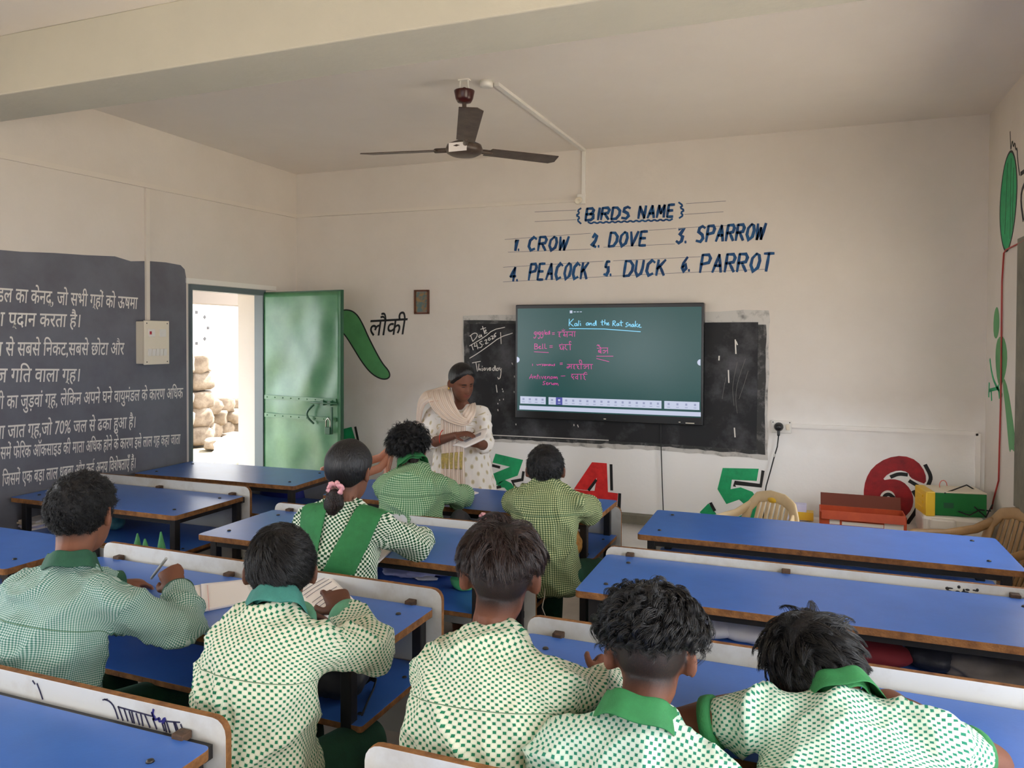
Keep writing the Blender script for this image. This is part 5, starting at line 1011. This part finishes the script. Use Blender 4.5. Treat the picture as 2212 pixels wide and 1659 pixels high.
    # eyes
    rf = radial_fn(k * J.get('hk', 1.0))
    for s in (-1, 1):
        d = np.array((s * .36, .93, .13)); d /= np.linalg.norm(d); p = d * (rf(d[None])[0] - .0065 * k); q = V(hd - rl) + Rh @ V(p)
        if J.get('eyes', True):
            ey = obj('eye', MB().ell(q, (.0115 * k,) * 3, Rh, 14), 'eyew', root); obj('iris', MB().ell(q + Rh @ V((0, .0075 * k, 0)), (.0055 * k, .0045 * k, .0055 * k), Rh, 12), 'iris', ey)
        bp = [V(hd - rl) + Rh @ V(e * (rf(e[None])[0] + .0008)) for e in [np.array((s * x, .9, .30 + .02 * math.sin(x * 5))) / np.linalg.norm((x, .9, .32)) for x in np.linspace(.12, .52, 7)]]
        obj('eyebrow', MB().tube(bp, [.0012, .0026, .003, .0028, .0024, .0018, .001], 8), 'capk', root)
        if not J.get('eyes', True):
            lp_ = [V(hd - rl) + Rh @ V(e * (rf(e[None])[0] + .0012)) for e in [np.array((s * x, .9, .075 + .6 * (x - .36) ** 2)) / np.linalg.norm((x, .9, .09)) for x in np.linspace(.2, .52, 8)]]
            obj('eyelash', MB().tube(lp_, [.0008, .0016, .0018, .0018, .0018, .0016, .0014, .0008], 8), 'capk', root)
    # hair: a soft mass with strands over it
    ln = st['line']; hh = hair_h(D0 * r0[..., None], ln, k); th = np.clip((hh + .004) / .03, 0, 1); th = th * th * (3 - 2 * th); az, el = A0, E0
    lump = np.array([[noise.noise((D0[i, j, 0] * 4 + sdd, D0[i, j, 1] * 4, D0[i, j, 2] * 4)) for j in range(NA)] for i in range(NE)])
    tk = st.get('thick', .010) * (1 + st.get('lump', .35) * lump + st.get('topk', .4) * np.clip(D0[..., 2], 0, 1)); rr = r0 + (-.006 + (tk + .006) * th) * k
    vs, fs = grid_mesh((D0 * rr[..., None]) @ Rn.T + hd - rl); hm = MB().add(vs, fs, 0, True)
    hair = obj('hair', hm, st.get('cap', 'capk'), root)
    def rf2(d): return rf(d)
    if st.get('n'): grow_hair('hair_strands', hair, rf, Rh, hd - rl, k, st, sdd)
    root['_'] = 0; del root['_']
    return dict(root=root, rl=rl, Rh=Rh, hd=hd, shirt=shirt, body=body, hair=hair, k=k, rf=rf)
def strip_on(mesh_obj, rl, px_rows, off=.006):
    """a cloth strip that follows a garment: rows of points on the garment's near side"""
    bv = BVHTree.FromPolygons([v.co for v in mesh_obj.data.vertices], [tuple(p.vertices) for p in mesh_obj.data.polygons]); rows = []
    for row in px_rows:
        rr = []
        for (x, y) in row:
            o = V(EYE) - V(rl); d = V(ray(x, y)).normalized(); h, n_, _, _ = bv.ray_cast(o, d)
            rr.append((h + n_ * off) if h is not None else None)
        rows.append(rr)
    return rows
M['mint'] = mat('mint cloth', S(104, 168, 130), .8, c2=S(92, 152, 118), vs=30, bump=.2, bs=300)
G1 = checkcloth('green dotted check shirt', 'dots', .0078, S(216, 214, 192), S(34, 112, 78), S(188, 204, 174)); G2 = checkcloth('mint dotted check shirt', 'dots', .0078, S(204, 210, 194), S(40, 122, 96), S(178, 210, 186))
G3 = checkcloth('fine teal gingham shirt', 'gingham', .0056, S(200, 210, 202), S(60, 112, 98), S(130, 164, 152)); G4 = checkcloth('green gingham shirt', 'gingham', .0085, S(190, 208, 172), S(56, 106, 72), S(120, 160, 116))
G5 = checkcloth('olive gingham shirt', 'gingham', .0085, S(196, 198, 150), S(48, 72, 46), S(116, 130, 88)); G6 = checkcloth('bold green check tunic', 'check', .0085, S(218, 222, 204), S(28, 76, 46), S(180, 196, 170), None)
HS = lambda **k: dict(dict(line='short', n=900, ch=9, len=.035, lift=.45, mat='hairk', cap='capk'), **k)
def seat_hip(x, y): return (x, y, .535)
P1 = person('tallest boy at the left in a fine teal gingham shirt, writing', dict(hip=seat_hip(-1.93, 1.47), c7=(-1.905, 1.535, .955), head=(-1.95, 1.615, 1.078), rot=(17, -8, 0), k=.98, sh=[(-2.05, 1.50, .865), (-1.755, 1.525, .875)], el=[(-2.15, 1.72, .80), (-1.61, 1.655, .772)], wr=[(-2.10, 1.88, .775), (-1.745, 1.765, .835)],
    hand=[None, ((-.7, .25, .65), (.35, -.75, .55), (-.4, -.5, .8), .95, (1.0, 1.1, 1.15, 1.2), .45)], bow=.035, w=1.0, cw=1.14), HS(len=.022, lift=.5, jit=.4, thick=.010, seed=1, rad=.00045, curl=.002, fade=.06, clump=.004), G3, 'dgreen', 'dgreen', S(122, 78, 58))
pn = [V((-1.765, 1.74, .935)), V((-1.885, 1.80, .845))]
tag(obj('pen', MB().tube(pn, .0045, 8), 'pen'), 'pen in the raised right hand of the tallest boy', 'pen')
P2 = person('boy in a green dotted check shirt with a teal collar, right hand on a textbook', dict(hip=seat_hip(-1.21, 1.465), c7=(-1.19, 1.51, .945), head=(-1.222, 1.575, 1.005), rot=(31, -14, 2), k=.93, sh=[(-1.288, 1.48, .85), (-1.055, 1.50, .86)], el=[(-1.36, 1.69, .79), (-1.005, 1.68, .795)], wr=[(-1.36, 1.86, .775), (-1.172, 1.775, .838)],
    hand=[None, ((-.66, .55, .42), (.42, -.55, .72), (-.6, -.5, .4), .97, (.35, .55, .7, .8), .15)], bow=.04, w=.95, cw=1.0), HS(len=.042, lift=.2, jit=.12, thick=.009, lump=.2, swirl=1.2, whorl=(.1, -.5, .86), seed=2, n=1500, ch=9, rad=.00045, grav=.2, fade=.05, off=.007, clump=.006, conv=.9, fray=.002), G1, 'teal', 'mint', S(98, 62, 46), vox=.0036)
P3 = person('boy with layered brown black hair in a green dotted check shirt, foreground centre', dict(hip=seat_hip(-.63, 1.47), c7=(-.64, 1.545, .955), head=(-.648, 1.63, 1.04), rot=(18, -8, 2), k=.97, sh=[(-.748, 1.505, .85), (-.492, 1.515, .872)], el=[(-.80, 1.70, .80), (-.40, 1.66, .795)], wr=[(-.72, 1.84, .775), (-.44, 1.735, .785)],
    hand=[None, ((.1, .8, .2), (.6, -.5, .6), (-.7, -.3, .6), .9, (1.0, 1.1, 1.2, 1.2), .1)], bow=.035, cw=1.12), HS(line='top', len=.070, lift=.46, jit=.34, hug=.26, thick=.016, topk=.5, lump=.6, seed=3, n=520, ch=30, rad=.00045, grav=.75, off=.013, swirl=.35, whorl=(.05, -.3, .95), mat='hairb', cap='capb', clump=.013, conv=.97, fray=.0025, K=11, fade=.03), G1, None, None, S(112, 70, 52))
P4 = person('boy with curly black hair and a green collar, foreground right of centre', dict(hip=seat_hip(-.29, 1.485), c7=(-.288, 1.445, .872), head=(-.285, 1.545, .945), rot=(9, -20, 0), col_up=-.004, k=.96, sh=[(-.440, 1.415, .80), (-.138, 1.415, .80)], el=[(-.47, 1.44, .635), (-.125, 1.44, .635)], wr=[(-.37, 1.60, .585), (-.21, 1.60, .585)],
    hand=[None, None], bow=.005, cw=1.1, ck=1.12, ch=1.15), HS(line='top', len=.075, lift=.5, jit=.25, hug=.08, thick=.021, topk=.5, lump=.6, seed=4, n=900, ch=16, rad=.0005, grav=.5, off=.010, curl=.009, freq=12, clump=.008, conv=.93, fray=.002, K=18, fade=.03, swirl=.2, whorl=(0, -.3, .95)), G2, 'green', None, S(112, 70, 52))
P5 = person('boy in a short sleeved shirt leaning his head on his arm over the desk', dict(hip=seat_hip(.10, 1.46), c7=(.085, 1.63, .885), head=(.036, 1.735, .885), rot=(12, -42, -20), k=.95, sh=[(-.06, 1.575, .85), (.225, 1.575, .855)], el=[(-.235, 1.60, .785), (.35, 1.68, .785)], wr=[(-.03, 1.80, .80), (.22, 1.88, .78)],
    hand=[((.55, .5, .35), (-.3, -.5, .8), (.5, -.5, .3), .95, (.8, .9, .9, 1.0), .3), None], bow=.06, cw=1.08, arm=1.08), HS(len=.062, lift=.42, jit=.38, hug=.1, thick=.012, lump=.6, seed=5, n=420, ch=34, rad=.00045, grav=.5, swirl=.6, off=.012, clump=.012, conv=.97, fray=.002, fade=.04, K=10), G2, 'green', 'green', S(108, 68, 50), short_sleeve=True)
P6 = person('girl with a bun tied by a pink scrunchie and a green sash over both shoulders', dict(hip=seat_hip(-1.62, 2.42), c7=(-1.595, 2.43, .985), head=(-1.608, 2.48, 1.08), rot=(4, -8, 0), k=.97, sh=[(-1.735, 2.40, .90), (-1.465, 2.43, .90)], el=[(-1.80, 2.60, .80), (-1.375, 2.60, .795)], wr=[(-1.66, 2.74, .775), (-1.46, 2.76, .775)],
    hand=[None, None], bow=.02, cw=.98, stub=.9), HS(line='long', len=.13, lift=.05, jit=.03, thick=.015, topk=.3, lump=.1, seed=6, n=0, ch=6, rad=.0005, grav=0, off=.007, to=(0.012, -.118, -.055), swirl=0, cap='sleek', conv=.5, clump=.006, K=9), G6, None, None, S(116, 76, 58))
P7 = person('boy with messy hair and a green collar at the front desk, before the teacher', dict(hip=seat_hip(-1.74, 3.27), c7=(-1.745, 3.23, .99), head=(-1.79, 3.29, 1.04), rot=(6, -8, 2), k=.95, sh=[(-1.875, 3.20, .885), (-1.625, 3.23, .89)], el=[(-1.97, 3.42, .80), (-1.585, 3.43, .80)], wr=[(-1.84, 3.58, .78), (-1.64, 3.62, .775)],
    hand=[None, None], bow=.03), HS(line='mid', len=.052, lift=.6, hug=.05, jit=.4, thick=.018, topk=.5, lump=.8, conv=.9, seed=7, n=600, ch=7, rad=.0006, curl=.006, freq=7, grav=.3, off=.01, fade=.03), G4, 'green', None, S(120, 78, 58))
P8 = person('boy in an olive gingham shirt at the right end of the front desk', dict(hip=seat_hip(-1.06, 3.25), c7=(-1.075, 3.23, .955), head=(-1.085, 3.275, .99), rot=(16, -8, 0), k=.94, sh=[(-1.205, 3.20, .86), (-.945, 3.21, .865)], el=[(-1.28, 3.42, .80), (-.915, 3.42, .79)], wr=[(-1.15, 3.58, .775), (-1.0, 3.62, .775)],
    hand=[None, None], bow=.03, knee=[(-1.16, 3.62, .47), (-.92, 3.58, .47)]), HS(len=.022, lift=.4, jit=.2, thick=.011, seed=8, n=500, ch=7, rad=.0006), G5, None, None, S(104, 66, 50))
# girl: scrunchie, tied hair and sash
def hpt(Pn, x, y, z): return V(Pn['hd'] - Pn['rl']) + Pn['Rh'] @ V((x, y, z)) * Pn['k']
rt = P6['root']; sc_ = hpt(P6, .012, -.118, -.058); ring = []
for t in np.linspace(0, 2 * math.pi, 40, endpoint=False): ring.append(sc_ + P6['Rh'] @ V((.026 * math.cos(t), .006 * math.sin(5 * t) - .006, .020 * math.sin(t) + .004 * math.cos(9 * t))))
obj('scrunchie', MB().tube(ring, [.0085 + .003 * math.sin(i * 2.4) for i in range(40)], 10, closed=True), 'pink', rt)
bm_ = MB()
for (dx, dy, dz, r) in ((.0, -.008, -.028, .030), (-.012, -.012, -.055, .032), (.012, -.006, -.05, .026), (-.006, -.012, -.082, .024), (.004, -.008, -.10, .014)): bm_.ell(sc_ + V((dx, dy, dz)), (r, r * .75, r * 1.1), None, 16)
mh, _ = fuse(bm_, .006, 3); mh.materials.clear(); mh.materials.append(M['capb']); mh.name = 'tied_hair'; th_ = link('tied_hair', mh, rt)
rng = np.random.default_rng(5); T_ = []
for i in range(700):
    a = rng.uniform(0, 6.28); r = .028 * math.sqrt(rng.uniform()); s0 = rng.uniform(0, .03); L = rng.uniform(.06, .10); pts = []
    for j in range(8):
        s = j / 7; pts.append((sc_.x + r * math.cos(a + s) * (1.15 - .7 * s) - .008 * s + .004 * math.sin(9 * s + a), sc_.y - .006 + r * math.sin(a + s) * .7 * (1.2 - .6 * s) - .01 * math.sin(3 * s), sc_.z - .008 - s0 - L * s))
    T_.append(pts)
hcu = bpy.data.hair_curves.new('tied_strands'); hcu.add_curves([8] * len(T_)); hcu.attributes['position'].data.foreach_set('vector', np.array(T_, np.float32).ravel()); ra = hcu.attributes.new('radius', 'FLOAT', 'POINT'); ra.data.foreach_set('value', np.full(8 * len(T_), .0005, np.float32)); hcu.materials.append(M['hairb']); link('tied_strands', hcu, th_)
def lerp2(a, b, t): return (a[0] + (b[0] - a[0]) * t, a[1] + (b[1] - a[1]) * t)
for nm, q in (('sash_band', ((650, 1092), (716, 1086), (682, 1240), (644, 1238))), ('sash_band', ((768, 1092), (832, 1112), (770, 1246), (686, 1246)))):
    rows = strip_on(P6['shirt'], P6['rl'], [[lerp2(lerp2(q[0], q[1], i / 10), lerp2(q[3], q[2], i / 10), j / 22) for i in range(11)] for j in range(23)])
    good = []
    for rr in rows:
        last = next((p for p in rr if p is not None), None)
        if last is None: continue
        out = []
        for p in rr: last = p if p is not None else last; out.append(last)
        good.append(out)
    for _ in range(6): good = [[(good[max(i - 1, 0)][j] + good[min(i + 1, len(good) - 1)][j] + good[i][max(j - 1, 0)] + good[i][min(j + 1, 10)] + good[i][j] * 2) / 6 for j in range(11)] for i in range(len(good))]
    good = [[p + V((0, -.004, .002)) for p in r] for r in good]
    top = [p + V((0, .05, .006)) for p in good[0]]; good = [[p + V((0, .05, -.03)) for p in top], top] + good
    obj(nm, MB().sheet(good), 'green', rt, solid=.004, sub=1)

# ------------------------------------------------------------------ the teacher, standing and reading from a booklet
mk = mat('white printed kurta cloth', S(236, 230, 222), .8, spec=.2); nt, bs_ = nodes_of(mk)
uv = nt.nodes.new('ShaderNodeUVMap'); uv.uv_map = 'UVMap'; sp = nt.nodes.new('ShaderNodeSeparateXYZ'); nt.links.new(uv.outputs[0], sp.inputs[0])
u, v = X(nt, sp.outputs[0]).op('DIVIDE', .062), X(nt, sp.outputs[1]).op('DIVIDE', .046); rowp = v.op('FLOOR').op('MODULO', 2).op('ABSOLUTE').op('MULTIPLY', .5); fu, fv = u.op('ADD', rowp).op('FRACT').op('SUBTRACT', .5), v.op('FRACT').op('SUBTRACT', .5)
fu2 = fu.op('ABSOLUTE').op('MULTIPLY', 2.5).op('POWER', 2.0); rr_ = fu2.op('ADD', fv.op('ABSOLUTE').op('MULTIPLY', 1.15).op('POWER', 2.0)).op('SQRT')
c_ = mixc(nt, rr_.op('LESS_THAN', .36), S(238, 232, 224), S(214, 200, 172)); c_ = mixc(nt, rr_.op('LESS_THAN', .2), c_, S(190, 178, 144)); nt.links.new(c_, bs_.inputs['Base Color'])
P9 = person('teacher in a white printed kurta and striped shawl, reading from a booklet', dict(hip=(-2.0, 4.36, .74), c7=(-2.0, 4.345, 1.195), head=(-1.955, 4.265, 1.315), rot=(-128, -24, 4), k=.94, sh=[(-1.865, 4.36, 1.125), (-2.145, 4.25, 1.125)], el=[(-1.80, 4.26, .94), (-2.185, 4.16, .925)], wr=[tuple(aY(1036, 961, 4.12)), tuple(aY(985, 940, 4.02))],
    hand=[((-.95, -.15, .35), (-.1, -.95, -.15), (.2, -.1, 1), .86, (.35, .4, .45, .5), .3), ((.97, -.1, .2), (0, -.25, .95), (.2, -.9, .1), .86, (.25, .25, .3, .35), .2)], bow=0, sleeve=.42, cw=1.0, eyes=False, stub=0, knee=[(-1.92, 4.34, .40), (-2.08, 4.30, .40)], ankle=[(-1.92, 4.37, .07), (-2.08, 4.33, .07)], wr_amp=.012),
    HS(line='long', len=.12, lift=.04, jit=.03, thick=.014, lump=.1, topk=.2, seed=9, n=0, ch=6, rad=.0006, grav=0, off=.006, to=(0, -.115, -.03), swirl=0, cap='sleek', conv=.5), mk, None, None, S(112, 70, 52), kurta=.34, vox=.0042)
rt = P9['root']; mb = MB(); mb.ell(hpt(P9, 0, -.12, -.035), (.038, .03, .038), P9['Rh'], 18); obj('hair_bun', mb, 'sleek', rt)
mdp = mat('striped cream shawl', S(226, 212, 196), .85, spec=.2); nt, bs_ = nodes_of(mdp); uvn = nt.nodes.new('ShaderNodeUVMap'); uvn.uv_map = 'UVMap'; wv = nt.nodes.new('ShaderNodeTexWave'); wv.inputs['Scale'].default_value = 5.5; wv.inputs['Distortion'].default_value = .6; nt.links.new(uvn.outputs[0], wv.inputs['Vector']); rp = nt.nodes.new('ShaderNodeValToRGB')
for i_, (p_, c__) in enumerate(((0, S(232, 218, 204)), (.55, S(222, 204, 184)), (.8, S(196, 186, 178)), (1, S(214, 176, 150)))):
    e_ = rp.color_ramp.elements[i_] if i_ < 2 else rp.color_ramp.elements.new(p_); e_.position = p_; e_.color = c__
nt.links.new(wv.outputs['Fac'], rp.inputs[0]); nt.links.new(rp.outputs[0], bs_.inputs['Base Color'])
def ribbon(name, Lp, Rp, folds, amp, m, n=28, k=26, off=0):
    def cr(pts, t):
        pts = [V(aY(*p)) for p in pts]; x = t * (len(pts) - 1); i = min(int(x), len(pts) - 2); f = x - i; p0, p1, p2, p3 = pts[max(i - 1, 0)], pts[i], pts[i + 1], pts[min(i + 2, len(pts) - 1)]
        return .5 * ((2 * p1) + (p2 - p0) * f + (2 * p0 - 5 * p1 + 4 * p2 - p3) * f * f + (3 * p1 - p0 - 3 * p2 + p3) * f ** 3)
    rows = []
    for i in range(n + 1):
        a, b = cr(Lp, i / n), cr(Rp, i / n); rows.append([a.lerp(b, j / k) + V((0, -1, .15)) * (amp * math.sin(folds * math.pi * j / k + .6 * math.sin(i * .35)) + off + .012 * math.sin(math.pi * j / k)) - V(rt.location) for j in range(k + 1)])
    o = obj(name, MB().sheet(rows), m, rt, solid=.003); me = o.data; uvl = me.uv_layers.new(name='UVMap'); lv = np.empty(len(me.loops), int); me.loops.foreach_get('vertex_index', lv)
    uvl.data.foreach_set('uv', np.stack([(lv % (k + 1)) / k, np.zeros(len(lv))], 1).astype(np.float32).ravel()); return o
ribbon('shawl', [(930, 845, 4.36), (922, 852, 4.2), (936, 884, 4.09), (962, 908, 4.06), (998, 920, 4.05), (1014, 917, 4.07)], [(972, 832, 4.37), (977, 848, 4.22), (984, 871, 4.13), (994, 890, 4.085), (1005, 902, 4.07), (1012, 904, 4.08)], 9, .006, mdp, off=.01)
ribbon('shawl', [(998, 900, 4.08), (1002, 888, 4.10), (1008, 880, 4.13), (1016, 874, 4.20)], [(1015, 917, 4.07), (1026, 898, 4.09), (1029, 882, 4.16), (1027, 870, 4.24)], 7, .005, mdp, off=.002)
ribbon('shawl', [(972, 830, 4.32), (940, 840, 4.30), (915, 848, 4.24), (903, 870, 4.22), (900, 910, 4.24), (899, 965, 4.28)], [(968, 862, 4.15), (945, 866, 4.12), (928, 868, 4.11), (915, 880, 4.13), (909, 915, 4.16), (907, 965, 4.22)], 6, .005, mdp)
ribbon('shawl', [(957, 896, 4.10), (956, 940, 4.10), (957, 1000, 4.10), (955, 1062, 4.08)], [(1008, 914, 4.10), (1008, 945, 4.10), (1006, 1000, 4.10), (1008, 1062, 4.08)], 11, .007, mdp, off=.02)
ribbon('embroidered_band', [(958, 980, 4.10), (958, 1012, 4.10)], [(1004, 976, 4.10), (1004, 1014, 4.10)], 9, .007, mat('olive embroidered border', S(150, 138, 88), .8, c2=S(206, 176, 96), vs=60), n=10, off=.026)
obj('red_thread', MB().tube([V(aY(956, 944, 4.08)) - V(rt.location) + V((.004 * math.sin(t), .042 * math.cos(t), .042 * math.sin(t))) for t in np.linspace(0, 2 * math.pi, 20, endpoint=False)], .0028, 6, closed=True), mat('red wrist thread', S(200, 60, 40), .7), rt)
obj('earring', MB().ell(hpt(P9, .088, -.01, -.036), (.006, .006, .008), None, 10), mat('gold stud', S(210, 170, 80), .3, .9), rt)
bkp = [V(aY(978, 963, 4.03)), V(aY(1022, 932, 4.10)), V(aY(1066, 923, 4.06)), V(aY(1048, 948, 3.98)), V(aY(1004, 968, 3.95))]
bo_ = empty('booklet', sum(bkp, V()) / 5, 'thin open booklet held in the teacher\'s hands', 'book'); rows = []
for i in range(9):
    t = i / 8; a = bkp[4].lerp(bkp[3], t); b = bkp[0].lerp(bkp[1], min(1, t * 1.3)).lerp(bkp[2], max(0, t - .3)); rows.append([a.lerp(b, j / 8) + V((0, 0, .006 * math.sin(math.pi * j / 8))) - bo_.location for j in range(9)])
obj('pages', MB().sheet(rows), 'paper', bo_, solid=.006)
obj('printed_column', MB().sheet([[r[j] + V((0, -.002, .0045)) for j in range(3, 6)] for r in rows[2:7]]), mat('grey print', S(150, 146, 150), .7), bo_, solid=.001)
